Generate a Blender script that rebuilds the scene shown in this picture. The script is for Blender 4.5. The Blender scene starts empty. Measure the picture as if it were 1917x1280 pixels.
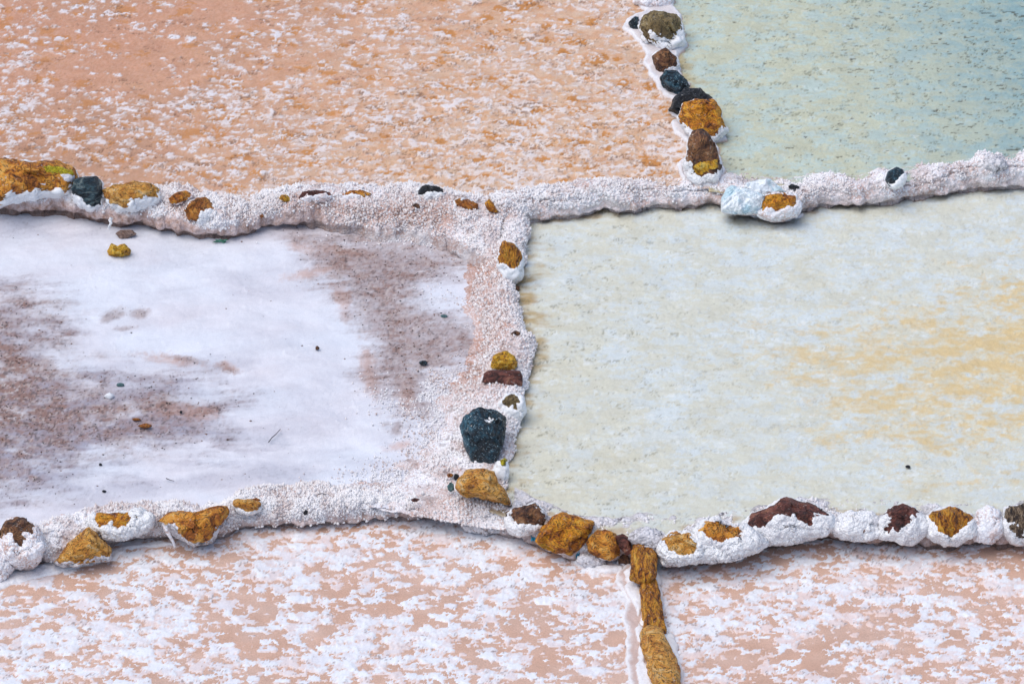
import bpy, bmesh, math, random
import numpy as np
from mathutils import Vector

random.seed(7)
rng = np.random.default_rng(7)
SC = bpy.context.scene
COL = SC.collection

# ------------------------------------------------------------------ camera, sky, sun, exposure
PITCH = math.radians(33.0)
DIST = 40.0
HALF = 3.0 / 40.0                       # tangent of half the horizontal field
CAM = np.array([0.0, -DIST * math.cos(PITCH), DIST * math.sin(PITCH)])
FW = np.array([0.0, math.cos(PITCH), -math.sin(PITCH)])
RT = np.array([1.0, 0.0, 0.0])
UP = np.array([0.0, math.sin(PITCH), math.cos(PITCH)])
cd = bpy.data.cameras.new('camera')
cd.sensor_width = 36.0
cd.lens = 18.0 / HALF
cd.clip_start = 1.0
cd.clip_end = 600.0
cam = bpy.data.objects.new('camera', cd)
cam.location = CAM
cam.rotation_euler = (math.radians(90) - PITCH, 0, 0)
COL.objects.link(cam)
SC.camera = cam

SUN_EL, SUN_AZ = math.radians(66), math.radians(-112)     # azimuth from +Y, negative to the left
W = bpy.data.worlds.new('World')
SC.world = W
W.use_nodes = True
wn, wl = W.node_tree.nodes, W.node_tree.links
sky = wn.new('ShaderNodeTexSky')
sky.sky_type = 'NISHITA'
sky.sun_disc = False
sky.sun_elevation = SUN_EL
sky.sun_rotation = SUN_AZ
sky.air_density = 1.0
sky.dust_density = 2.0
sky.ozone_density = 1.0
wl.new(sky.outputs[0], wn['Background'].inputs[0])
wn['Background'].inputs[1].default_value = 0.14
sd = bpy.data.lights.new('sun', 'SUN')
sd.energy = 1.5
sd.angle = math.radians(70)
sd.color = (1.0, 0.93, 0.84)
so = bpy.data.objects.new('sun', sd)
sdir = Vector((math.sin(SUN_AZ) * math.cos(SUN_EL), math.cos(SUN_AZ) * math.cos(SUN_EL), math.sin(SUN_EL)))
so.rotation_euler = sdir.to_track_quat('Z', 'Y').to_euler()
COL.objects.link(so)
SC.view_settings.view_transform = 'Standard'
SC.view_settings.look = 'None'
SC.view_settings.gamma = 1.0
SC.view_settings.use_curve_mapping = False
SC.view_settings.exposure = 0.30

# ------------------------------------------------------------------ picture <-> place
def P(px, py, z):
    """point at height z seen at photo pixel px, py"""
    px = np.asarray(px, float); py = np.asarray(py, float); z = np.asarray(z, float)
    d = (FW + RT * (((px - 958.5) / 958.5 * HALF)[..., None]) - UP * (((py - 640) / 958.5 * HALF)[..., None]))
    t = (z - CAM[2]) / d[..., 2]
    return CAM + d * t[..., None]

def proj(p):
    v = p - CAM
    w = v @ FW
    return (v @ RT) / w / HALF * 958.5 + 958.5, -(v @ UP) / w / HALF * 958.5 + 640

# ------------------------------------------------------------------ noise
def _h(ix, iy, iz, seed):
    h = (ix * 374761393 + iy * 668265263 + iz * 2147483647 + seed * 974711) & 0xFFFFFFFF
    h = ((h ^ (h >> 13)) * 1274126177) & 0xFFFFFFFF
    h = ((h ^ (h >> 16)) * 2246822519) & 0xFFFFFFFF
    return ((h ^ (h >> 15)) & 0xFFFFFF) / float(0xFFFFFF)

def vn2(x, y, seed=0):
    ix = np.floor(x).astype(np.int64); iy = np.floor(y).astype(np.int64)
    fx = x - ix; fy = y - iy
    fx = fx * fx * (3 - 2 * fx); fy = fy * fy * (3 - 2 * fy)
    a = _h(ix, iy, 0, seed); b = _h(ix + 1, iy, 0, seed); c = _h(ix, iy + 1, 0, seed); d = _h(ix + 1, iy + 1, 0, seed)
    return ((a + (b - a) * fx) * (1 - fy) + (c + (d - c) * fx) * fy) * 2 - 1

def fb2(x, y, o=4, seed=0, g=0.5):
    r = 0; a = 1; s = 0
    for k in range(o):
        c, sn = math.cos(k * 1.1), math.sin(k * 1.1)
        r = r + a * vn2((x * c - y * sn) * 2 ** k + k * 7.3, (x * sn + y * c) * 2 ** k - k * 3.1, seed + k * 17)
        s += a; a *= g
    return r / s * 1.6

def vn3(x, y, z, seed=0):
    ix = np.floor(x).astype(np.int64); iy = np.floor(y).astype(np.int64); iz = np.floor(z).astype(np.int64)
    fx = x - ix; fy = y - iy; fz = z - iz
    fx = fx * fx * (3 - 2 * fx); fy = fy * fy * (3 - 2 * fy); fz = fz * fz * (3 - 2 * fz)
    r = 0
    for k in (0, 1):
        a = _h(ix, iy, iz + k, seed); b = _h(ix + 1, iy, iz + k, seed)
        c = _h(ix, iy + 1, iz + k, seed); d = _h(ix + 1, iy + 1, iz + k, seed)
        v = (a + (b - a) * fx) * (1 - fy) + (c + (d - c) * fx) * fy
        r = r + v * (fz if k else 1 - fz)
    return r * 2 - 1

def fb3(p, s, o=4, seed=0, g=0.5):
    r = 0; a = 1; t = 0
    for k in range(o):
        q = p * (2 ** k / s) + k * 5.17
        r = r + a * vn3(q[:, 0], q[:, 1], q[:, 2], seed + k * 13); t += a; a *= g
    return r / t * 1.6

def worley3(p, s, seed=0):
    q = p / s
    i = np.floor(q).astype(np.int64); f = q - i
    best = np.full(len(p), 9.0)
    for a in (-1, 0, 1):
        for b in (-1, 0, 1):
            for c in (-1, 0, 1):
                jx, jy, jz = i[:, 0] + a, i[:, 1] + b, i[:, 2] + c
                dx = a + _h(jx, jy, jz, seed) - f[:, 0]
                dy = b + _h(jx, jy, jz, seed + 1) - f[:, 1]
                dz = c + _h(jx, jy, jz, seed + 2) - f[:, 2]
                best = np.minimum(best, dx * dx + dy * dy + dz * dz)
    return np.sqrt(best)

def ss(a, b, x):
    t = np.clip((x - a) / (b - a), 0, 1)
    return t * t * (3 - 2 * t)

def sdf(poly, x, y):
    """signed distance, positive inside"""
    poly = np.asarray(poly, float)
    d = np.full(np.shape(x), 1e18); ins = np.zeros(np.shape(x), bool)
    n = len(poly)
    for i in range(n):
        ax, ay = poly[i]; bx, by = poly[(i + 1) % n]
        ex, ey = bx - ax, by - ay
        wx, wy = x - ax, y - ay
        t = np.clip((wx * ex + wy * ey) / (ex * ex + ey * ey + 1e-12), 0, 1)
        d = np.minimum(d, (wx - ex * t) ** 2 + (wy - ey * t) ** 2)
        c = (ay > y) != (by > y)
        if ey != 0:
            ins ^= c & (x < ex * (y - ay) / ey + ax)
    d = np.sqrt(d)
    return np.where(ins, d, -d)

# ------------------------------------------------------------------ mesh helpers
def mesh_np(name, v, f, mat, parent=None, attrs=None, smooth=True, origin=None):
    v = np.asarray(v, np.float64); f = np.asarray(f, np.int32)
    org = np.zeros(3) if origin is None else np.asarray(origin, float)
    m = bpy.data.meshes.new(name)
    m.vertices.add(len(v)); m.vertices.foreach_set('co', (v - org).astype(np.float32).ravel())
    k = f.shape[1]
    m.loops.add(f.size); m.loops.foreach_set('vertex_index', f.ravel())
    m.polygons.add(len(f))
    m.polygons.foreach_set('loop_start', np.arange(0, f.size, k, dtype=np.int32))
    m.polygons.foreach_set('use_smooth', np.full(len(f), smooth))
    for a, val in (attrs or {}).items():
        at = m.attributes.new(a, 'FLOAT', 'POINT')
        at.data.foreach_set('value', np.ascontiguousarray(val, dtype=np.float32))
    m.update(calc_edges=True)
    m.materials.append(mat)
    o = bpy.data.objects.new(name, m)
    COL.objects.link(o)
    if parent is not None:
        o.parent = parent
        o.location = Vector(org) - parent.location
    else:
        o.location = org
    return o

def tag(o, label=None, cat=None, group=None, kind=None):
    if label: o['label'] = label
    if cat: o['category'] = cat
    if group: o['group'] = group
    if kind: o['kind'] = kind
    return o

def empty(name, loc):
    o = bpy.data.objects.new(name, None); COL.objects.link(o)
    o.location = loc; o.empty_display_size = 0.1
    return o

def grid_faces(nu, nv):
    a = (np.arange(nu - 1)[:, None] * nv + np.arange(nv - 1)[None, :]).ravel()
    return np.stack([a, a + nv, a + nv + 1, a + 1], 1)

def compact(v, f, attrs):
    used = np.zeros(len(v), bool); used[f.ravel()] = True
    idx = np.cumsum(used) - 1
    return v[used], idx[f], {k: a[used] for k, a in attrs.items()}

def vnormals(v, f):
    a, b, c = v[f[:, 0]], v[f[:, 1]], v[f[:, 2]]
    n = np.cross(b - a, c - a)
    out = np.zeros_like(v)
    for k in range(f.shape[1]):
        for j in range(3):
            out[:, j] += np.bincount(f[:, k], n[:, j], len(v))
    return out / (np.linalg.norm(out, axis=1, keepdims=True) + 1e-12)

_ico = {}
def ico(n):
    if n not in _ico:
        bm = bmesh.new(); bmesh.ops.create_icosphere(bm, subdivisions=n, radius=1)
        _ico[n] = (np.array([v.co[:] for v in bm.verts]), np.array([[v.index for v in f.verts] for f in bm.faces]))
        bm.free()
    return _ico[n]

# ------------------------------------------------------------------ materials
def new_mat(name):
    m = bpy.data.materials.new(name); m.use_nodes = True
    return m, m.node_tree.nodes, m.node_tree.links, m.node_tree.nodes['Principled BSDF']

def tex_noise(N, L, vec, scale, detail=4, rough=0.55, dist=0.0):
    t = N.new('ShaderNodeTexNoise'); t.inputs['Scale'].default_value = scale
    t.inputs['Detail'].default_value = detail; t.inputs['Roughness'].default_value = rough
    t.inputs['Distortion'].default_value = dist
    L.new(vec, t.inputs['Vector'])
    return t.outputs['Fac']

def ramp(N, L, fac, stops):
    r = N.new('ShaderNodeValToRGB')
    e = r.color_ramp.elements
    while len(e) < len(stops): e.new(0.5)
    for i, (p, c) in enumerate(stops):
        e[i].position = p
        e[i].color = (*(c if hasattr(c, '__len__') else (c, c, c)), 1)
    L.new(fac, r.inputs[0])
    return r.outputs[0]

def mix(N, L, fac, a, b, mode='MIX'):
    m = N.new('ShaderNodeMix'); m.data_type = 'RGBA'; m.blend_type = mode
    for i, s in ((0, fac), (6, a), (7, b)):
        if isinstance(s, (int, float)): m.inputs[i].default_value = s
        elif isinstance(s, tuple): m.inputs[i].default_value = (*s, 1)
        else: L.new(s, m.inputs[i])
    return m.outputs[2]

def attr(N, name):
    a = N.new('ShaderNodeAttribute'); a.attribute_name = name
    return a.outputs['Fac']

def bump(N, L, bsdf, hs, strength=0.5, dist=0.004):
    b = N.new('ShaderNodeBump'); b.inputs['Strength'].default_value = strength
    b.inputs['Distance'].default_value = dist
    L.new(hs, b.inputs['Height']); L.new(b.outputs[0], bsdf.inputs['Normal'])

def coords(N, kind='Object'):
    return N.new('ShaderNodeTexCoord').outputs[kind]

def masked_mat(name, base, layers, rough=0.6, speck=(0.86, 1.0), sscale=170, bstr=0.35, bdist=0.003, big=0.08, spec=0.4):
    """base colour, then one colour per painted-on mask attribute; fine grain on top"""
    m, N, L, B = new_mat(name)
    co = coords(N)
    c = base
    for a, colr in layers:
        c = mix(N, L, attr(N, a), c, colr)
    n1 = tex_noise(N, L, co, sscale, 3, 0.7)
    c = mix(N, L, 1.0, c, ramp(N, L, n1, [(0.3, speck[0]), (0.62, speck[1])]), 'MULTIPLY')
    n2 = tex_noise(N, L, co, 6, 5, 0.65)
    c = mix(N, L, 1.0, c, ramp(N, L, n2, [(0.3, 1 - big), (0.7, 1.0)]), 'MULTIPLY')
    L.new(c, B.inputs['Base Color'])
    B.inputs['Roughness'].default_value = rough
    B.inputs['Specular IOR Level'].default_value = spec
    bump(N, L, B, n1, bstr, bdist)
    return m

def rock_mat(name, stops, scale=14, stretch=(1, 1, 1), rot=(0, 0, 0), rough=0.75, speck=None, bstr=0.9, dark=0.35, cracks=True):
    m, N, L, B = new_mat(name)
    mp = N.new('ShaderNodeMapping'); mp.inputs['Scale'].default_value = stretch; mp.inputs['Rotation'].default_value = rot
    L.new(coords(N), mp.inputs[0])
    v = mp.outputs[0]
    n = tex_noise(N, L, v, scale, 8, 0.68, 0.8)
    c = ramp(N, L, n, stops)
    n2 = tex_noise(N, L, v, scale * 4.5, 6, 0.75, 1.2)
    if cracks:                                           # dark pitted, fibrous veins in the stone itself
        ck = tuple(x * dark * 0.5 for x in stops[0][1])
        c = mix(N, L, ramp(N, L, n2, [(0.35, 1.0), (0.43, 0.0)]), c, ck)
        n5 = tex_noise(N, L, v, scale * 0.95, 4, 0.62, 1.8)
        c = mix(N, L, ramp(N, L, n5, [(0.462, 0.0), (0.482, 0.95), (0.494, 0.95), (0.515, 0.0)]), c, ck)
    if speck:
        n3 = tex_noise(N, L, v, 85, 3, 0.8)
        c = mix(N, L, ramp(N, L, n3, [(speck[1], 0.0), (speck[1] + 0.05, 1.0)]), c, speck[0])
    n6 = tex_noise(N, L, coords(N), 60, 5, 0.75)
    n7 = tex_noise(N, L, coords(N), 7, 3, 0.6)
    ms = N.new('ShaderNodeMath'); ms.operation = 'MULTIPLY'
    L.new(ramp(N, L, n6, [(0.60, 0.0), (0.66, 0.85)]), ms.inputs[0]); L.new(ramp(N, L, n7, [(0.40, 0.15), (0.62, 1.0)]), ms.inputs[1])
    c = mix(N, L, ms.outputs[0], c, (0.80, 0.78, 0.74))   # specks of dried salt
    L.new(c, B.inputs['Base Color'])
    B.inputs['Roughness'].default_value = rough * 0.8
    h = N.new('ShaderNodeMath'); h.operation = 'MULTIPLY_ADD'
    L.new(n2, h.inputs[0]); h.inputs[1].default_value = 0.6; L.new(n, h.inputs[2])
    bump(N, L, B, h.outputs[0], bstr, 0.035)
    return m

M = {}
OB, OC, OY = (0.045, 0.018, 0.006), (0.36, 0.16, 0.018), (0.72, 0.42, 0.10)
M['ochre'] = rock_mat('ochre_rock', [(0.34, OB), (0.43, (0.48, 0.14, 0.012)), (0.53, (0.82, 0.34, 0.03)), (0.68, (0.95, 0.58, 0.16))], 13)
M['ochre_pale'] = rock_mat('pale_ochre_rock', [(0.32, (0.13, 0.05, 0.015)), (0.42, (0.62, 0.24, 0.03)), (0.53, (0.88, 0.45, 0.08)), (0.68, (0.92, 0.70, 0.38))], 11, rot=(0.4, 0.2, 0.8), stretch=(1, 1.5, 2.2))
M['gold'] = rock_mat('golden_rock', [(0.35, (0.035, 0.011, 0.003)), (0.43, (0.44, 0.12, 0.006)), (0.53, (0.82, 0.33, 0.012)), (0.68, (0.95, 0.54, 0.06))], 15, stretch=(1, 1, 1.6))
M['gold_fibre'] = rock_mat('fibrous_golden_rock', [(0.37, (0.03, 0.010, 0.003)), (0.44, (0.40, 0.12, 0.008)), (0.53, (0.76, 0.32, 0.018)), (0.68, (0.92, 0.55, 0.08))], 16, stretch=(2.6, 0.7, 1.2), rot=(0, 0, 0.25))
M['brown'] = rock_mat('brown_rock', [(0.36, (0.016, 0.007, 0.005)), (0.46, (0.13, 0.05, 0.024)), (0.56, (0.32, 0.14, 0.05)), (0.72, (0.52, 0.34, 0.2))], 14)
M['red'] = rock_mat('dark_red_rock', [(0.34, (0.015, 0.006, 0.006)), (0.45, (0.12, 0.035, 0.026)), (0.56, (0.26, 0.085, 0.06)), (0.70, (0.50, 0.24, 0.14))], 12, stretch=(1, 2, 1))
M['blue'] = rock_mat('blue_black_rock', [(0.34, (0.003, 0.005, 0.008)), (0.46, (0.010, 0.024, 0.038)), (0.58, (0.022, 0.085, 0.13)), (0.72, (0.14, 0.30, 0.38))], 14, speck=((0.42, 0.64, 0.76), 0.61), rough=0.5)
M['slate'] = rock_mat('banded_slate_rock', [(0.36, (0.004, 0.007, 0.010)), (0.46, (0.018, 0.04, 0.058)), (0.55, (0.06, 0.13, 0.16)), (0.66, (0.42, 0.44, 0.38))], 13, stretch=(0.8, 1, 3.2), rot=(0, 0.5, 0), rough=0.5)
M['black'] = rock_mat('black_rock', [(0.30, (0.004, 0.004, 0.006)), (0.50, (0.014, 0.016, 0.022)), (0.66, (0.04, 0.045, 0.055)), (0.82, (0.3, 0.3, 0.33))], 16, speck=((0.6, 0.62, 0.66), 0.66), rough=0.5)
M['khaki'] = rock_mat('khaki_rock', [(0.30, (0.05, 0.03, 0.012)), (0.46, (0.19, 0.13, 0.05)), (0.60, (0.33, 0.25, 0.11)), (0.78, (0.55, 0.48, 0.3))], 12)
M['yellow'] = rock_mat('yellow_rock', [(0.34, (0.07, 0.03, 0.004)), (0.43, (0.62, 0.27, 0.010)), (0.53, (0.92, 0.50, 0.02)), (0.70, (0.95, 0.76, 0.22))], 22)
M['orange'] = rock_mat('orange_rock', [(0.30, (0.10, 0.03, 0.008)), (0.45, (0.42, 0.13, 0.018)), (0.60, (0.62, 0.25, 0.03)), (0.78, (0.72, 0.42, 0.14))], 16)
M['striped'] = rock_mat('striped_grey_brown_rock', [(0.34, (0.010, 0.010, 0.012)), (0.46, (0.10, 0.06, 0.035)), (0.56, (0.45, 0.32, 0.2)), (0.72, (0.05, 0.07, 0.08))], 20, stretch=(2.4, 0.8, 1.0), rot=(0, 0, 0.3))
M['pinkstone'] = rock_mat('pinkish_rock', [(0.30, (0.16, 0.09, 0.07)), (0.46, (0.36, 0.23, 0.18)), (0.62, (0.5, 0.36, 0.3)), (0.80, (0.62, 0.55, 0.52))], 18)
M['teal'] = rock_mat('teal_pebble_rock', [(0.30, (0.04, 0.09, 0.10)), (0.5, (0.12, 0.24, 0.25)), (0.7, (0.25, 0.40, 0.38)), (0.85, (0.4, 0.5, 0.5))], 30, cracks=False)
M['lichen'] = rock_mat('yellow_lichen', [(0.34, (0.30, 0.22, 0.01)), (0.46, (0.72, 0.58, 0.012)), (0.60, (0.86, 0.76, 0.03)), (0.78, (0.9, 0.85, 0.2))], 40, cracks=True)

def crust_mat(name, white, gap, gapamt=0.5, cell=70, rough=0.7, dirt=(0.36, 0.215, 0.16), dirtamt=0.25):
    """knobbly salt: white tips, pinkish silt held between the knobs"""
    m, N, L, B = new_mat(name)
    co = coords(N)
    vo = N.new('ShaderNodeTexVoronoi'); vo.inputs['Scale'].default_value = cell
    wr = N.new('ShaderNodeTexNoise'); wr.inputs['Scale'].default_value = cell * 0.8
    L.new(co, wr.inputs['Vector'])
    ad = N.new('ShaderNodeVectorMath'); ad.operation = 'MULTIPLY_ADD'
    L.new(wr.outputs['Color'], ad.inputs[0]); ad.inputs[1].default_value = (0.012,) * 3; L.new(co, ad.inputs[2])
    L.new(ad.outputs[0], vo.inputs['Vector'])
    big = tex_noise(N, L, co, 9, 5, 0.6)
    k = ramp(N, L, vo.outputs['Distance'], [(0.40, 0.0), (0.66, 1.0)])
    k2 = N.new('ShaderNodeMath'); k2.operation = 'MULTIPLY'
    L.new(k, k2.inputs[0]); L.new(ramp(N, L, big, [(0.38, 0.0), (0.62, gapamt)]), k2.inputs[1])
    c = mix(N, L, k2.outputs[0], white, gap)
    pk = N.new('ShaderNodeMath'); pk.operation = 'MULTIPLY'
    L.new(attr(N, 'pink'), pk.inputs[0]); L.new(ramp(N, L, vo.outputs['Distance'], [(0.15, 0.30), (0.6, 1.0)]), pk.inputs[1])
    c = mix(N, L, pk.outputs[0], c, gap)
    fc = mix(N, L, ramp(N, L, tex_noise(N, L, co, 26, 6, 0.7), [(0.40, 0.0), (0.62, 1.0)]), (0.60, 0.48, 0.46), dirt)
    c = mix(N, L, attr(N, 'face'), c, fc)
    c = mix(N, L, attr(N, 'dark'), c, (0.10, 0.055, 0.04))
    L.new(c, B.inputs['Base Color'])
    B.inputs['Roughness'].default_value = rough
    B.inputs['Subsurface Weight'].default_value = 0.0
    h = N.new('ShaderNodeMath'); h.operation = 'SUBTRACT'; h.inputs[0].default_value = 1.0
    L.new(vo.outputs['Distance'], h.inputs[1])
    bump(N, L, B, h.outputs[0], 0.8, 0.008)
    return m

WHITE = (0.82, 0.82, 0.84)
M['crust'] = crust_mat('salt_crust', (0.85, 0.86, 0.90), (0.46, 0.25, 0.18), 0.7)
M['crust_white'] = crust_mat('clean_salt_crust', (0.86, 0.87, 0.88), (0.42, 0.40, 0.44), 0.5, 85)
M['crust_smooth'] = masked_mat('smooth_salt_crust', (0.85, 0.87, 0.89), [('face', (0.66, 0.56, 0.54)), ('pink', (0.62, 0.44, 0.36)), ('dark', (0.2, 0.13, 0.1))], 0.45, (0.93, 1.0), 90, 0.5, 0.004)
M['crust_grey'] = crust_mat('greyish_salt_crust', (0.66, 0.65, 0.68), (0.10, 0.085, 0.09), 0.8, 60)
M['knob'] = masked_mat('salt_knob', (0.46, 0.27, 0.20), [('tip', (0.90, 0.90, 0.92))], 0.6, (0.9, 1.0), 200, 0.2)
M['ledge'] = masked_mat('salt_ledge', (0.83, 0.83, 0.86), [('face', (0.60, 0.42, 0.33)), ('pink', (0.62, 0.47, 0.42))], 0.5, (0.85, 1.0), 120, 0.6, 0.004, 0.12)

# ------------------------------------------------------------------ levels of the terraces
ZA, ZB, ZC, ZD, ZE, ZF = 0.15, 0.145, 0.0, 0.02, -0.13, -0.135

# pan outlines as seen, drawn a little under the walls; far points lie outside the picture
PAN = {
 'A': [(-900, -1000), (1215, -1000), (1222, -300), (1222, 10), (1245, 110), (1265, 165), (1300, 230), (1312, 290), (1330, 343), (1200, 350), (1050, 361), (940, 380), (780, 366), (600, 366), (480, 377), (400, 385), (300, 371), (160, 365), (0, 355), (-900, 352)],
 'B': [(1215, -1000), (2900, -1000), (2900, 257), (1917, 306), (1860, 304), (1800, 317), (1720, 334), (1660, 345), (1550, 351), (1490, 361), (1380, 361), (1330, 357), (1312, 290), (1300, 230), (1265, 165), (1245, 110), (1222, 10), (1222, -300)],
 'C': [(-900, 358), (0, 372), (160, 392), (300, 405), (400, 425), (500, 410), (600, 395), (780, 390), (900, 400), (950, 450), (945, 560), (960, 650), (935, 750), (900, 850), (890, 945), (860, 950), (700, 946), (500, 944), (440, 955), (400, 965), (300, 968), (240, 974), (190, 979), (140, 990), (90, 1000), (0, 1008), (-900, 1030)],
 'D': [(950, 395), (1100, 385), (1300, 365), (1500, 370), (1700, 345), (1917, 325), (2900, 285), (2900, 965), (1917, 982), (1600, 980), (1450, 982), (1330, 1000), (1260, 1008), (1190, 1012), (1100, 1000), (1020, 988), (960, 972), (905, 950), (900, 850), (935, 750), (960, 650), (945, 560), (945, 450)],
 'E': [(-900, 1035), (0, 1005), (160, 985), (300, 965), (500, 955), (700, 955), (900, 965), (1000, 985), (1100, 1010), (1190, 1020), (1205, 1070), (1222, 1180), (1240, 1290), (1270, 2000), (-900, 2000)],
 'F': [(1190, 1015), (1300, 1015), (1450, 985), (1600, 980), (1917, 980), (2900, 965), (2900, 2000), (1270, 2000), (1240, 1290), (1222, 1180), (1205, 1070)],
}
ZP = dict(A=ZA, B=ZB, C=ZC, D=ZD, E=ZE, F=ZF)

OCT = (np.array([(1, 0, 0), (-1, 0, 0), (0, 1, 0), (0, -1, 0), (0, 0, 1), (0, 0, -1)], float), np.array([(0, 2, 4), (2, 1, 4), (1, 3, 4), (3, 0, 4), (2, 0, 5), (1, 2, 5), (3, 1, 5), (0, 3, 5)]))

def axis(lo, hi, f0, f1, fine, coarse):
    a = [np.arange(f0, f1, fine)]
    if lo < f0: a.insert(0, np.arange(lo, f0 - coarse * 0.5, coarse))
    if hi > f1: a.append(np.arange(f1, hi, coarse))
    return np.concatenate(a)

def pan_grid(key, fx=0.0073, fy=0.0118):
    z = ZP[key]
    pl = P([p[0] for p in PAN[key]], [p[1] for p in PAN[key]], z)[:, :2]
    lo, hi = pl.min(0), pl.max(0)
    fxl, fxh = max(lo[0], -3.5), min(hi[0], 3.5)
    y0 = P(0, 1350, z)[1]; y1 = P(0, -70, z)[1]
    fyl, fyh = max(lo[1], y0), min(hi[1], y1)
    X, Y = np.meshgrid(axis(lo[0], hi[0], fxl, fxh, fx, 0.06), axis(lo[1], hi[1], fyl, fyh, fy, 0.08), indexing='ij')
    nu, nv = X.shape
    x, y = X.ravel(), Y.ravel()
    d = sdf(pl, x, y)
    f = grid_faces(nu, nv)
    keep = (d[f] > -0.005).any(axis=1)
    used = np.zeros(len(x), bool); used[f[keep].ravel()] = True
    idx = np.cumsum(used) - 1
    f = idx[f[keep]]
    x, y, d = x[used], y[used], d[used]
    px, py = proj(np.stack([x, y, np.full_like(x, z)], 1))
    return x, y, d, px, py, f

def blob(px, py, cx, cy, rx, ry, ang=0):
    c, s = math.cos(ang), math.sin(ang)
    u = ((px - cx) * c + (py - cy) * s) / rx; v = (-(px - cx) * s + (py - cy) * c) / ry
    return np.exp(-(u * u + v * v))

def pan_obj(name, key, x, y, z, f, mat, attrs, kind, label=None, cat=None, keep=None):
    v = np.stack([x, y, z], 1)
    if keep is not None:
        f = f[keep[f].any(axis=1)]
        v, f, attrs = compact(v, f, attrs)
    o = mesh_np(name, v, f, mat, attrs=attrs)
    tag(o, label, cat, None, kind)
    return o

# --- ground under everything, far beyond the frame
gv = np.array([(-150, -150, -0.6), (150, -150, -0.6), (150, 150, -0.6), (-150, 150, -0.6)], float)
g = mesh_np('ground', gv, [[0, 1, 2, 3]], masked_mat('valley_soil', (0.45, 0.33, 0.26), [], 0.9, (0.7, 1), 3, 0.3, 0.01, 0.4))
tag(g, 'pale brown valley floor under the salt terraces', None, None, 'structure')

# --- overlapping plates of salt skin
def scales(x, y, sx, sy, seed, rmin=0.45, rmax=0.9, dens=1.0, jag=0.22, curl=0.5):
    """returns plate tone 0..1, distance inside the topmost plate (<0 = none), mask of gap and painted edge shadow under a lip, tilt"""
    jx = x / sx; jy = y / sy
    a = jag * fb2(jx * 3.1, jy * 3.1, 4, seed + 5, 0.62); b = jag * fb2(jx * 3.1 + 40, jy * 3.1, 4, seed + 6, 0.62)
    X = jx + a; Y = jy + b
    ix = np.floor(X).astype(np.int64); iy = np.floor(Y).astype(np.int64)
    best = np.full(X.shape, -1.0); e = np.full(X.shape, -1.0); tone = np.zeros(X.shape); tilt = np.zeros(X.shape)
    near = np.full(X.shape, 9.0)
    cand = []
    for i in (-1, 0, 1):
        for j in (-1, 0, 1):
            cx, cy = ix + i, iy + j
            pr = _h(cx, cy, 1, seed)
            on = _h(cx, cy, 2, seed) < (dens if np.isscalar(dens) else dens)
            r = rmin + (rmax - rmin) * _h(cx, cy, 3, seed)
            dx = X - (cx + _h(cx, cy, 4, seed)); dy = Y - (cy + _h(cx, cy, 5, seed))
            ax = 1.0 + 0.5 * (_h(cx, cy, 6, seed) - 0.3)
            dn = np.sqrt((dx / ax) ** 2 + dy ** 2) / r
            cand.append((pr, on, dn, dy / r))
            ok = on & (dn < 1) & (pr > best)
            best = np.where(ok, pr, best); e = np.where(ok, 1 - dn, e)
            tone = np.where(ok, _h(cx, cy, 7, seed), tone); tilt = np.where(ok, -dy / r * (1 - curl * 0) * dn, tilt)
            near = np.where(on, np.minimum(near, dn), near)
    e = np.where(e < 0, 1 - near, e)
    lip = np.zeros(X.shape)  # gap below each plate's near edge, its edge shadow painted in
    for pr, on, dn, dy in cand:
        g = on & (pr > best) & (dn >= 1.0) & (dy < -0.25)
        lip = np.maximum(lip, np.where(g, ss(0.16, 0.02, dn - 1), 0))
    return tone, e, lip, tilt

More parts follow.
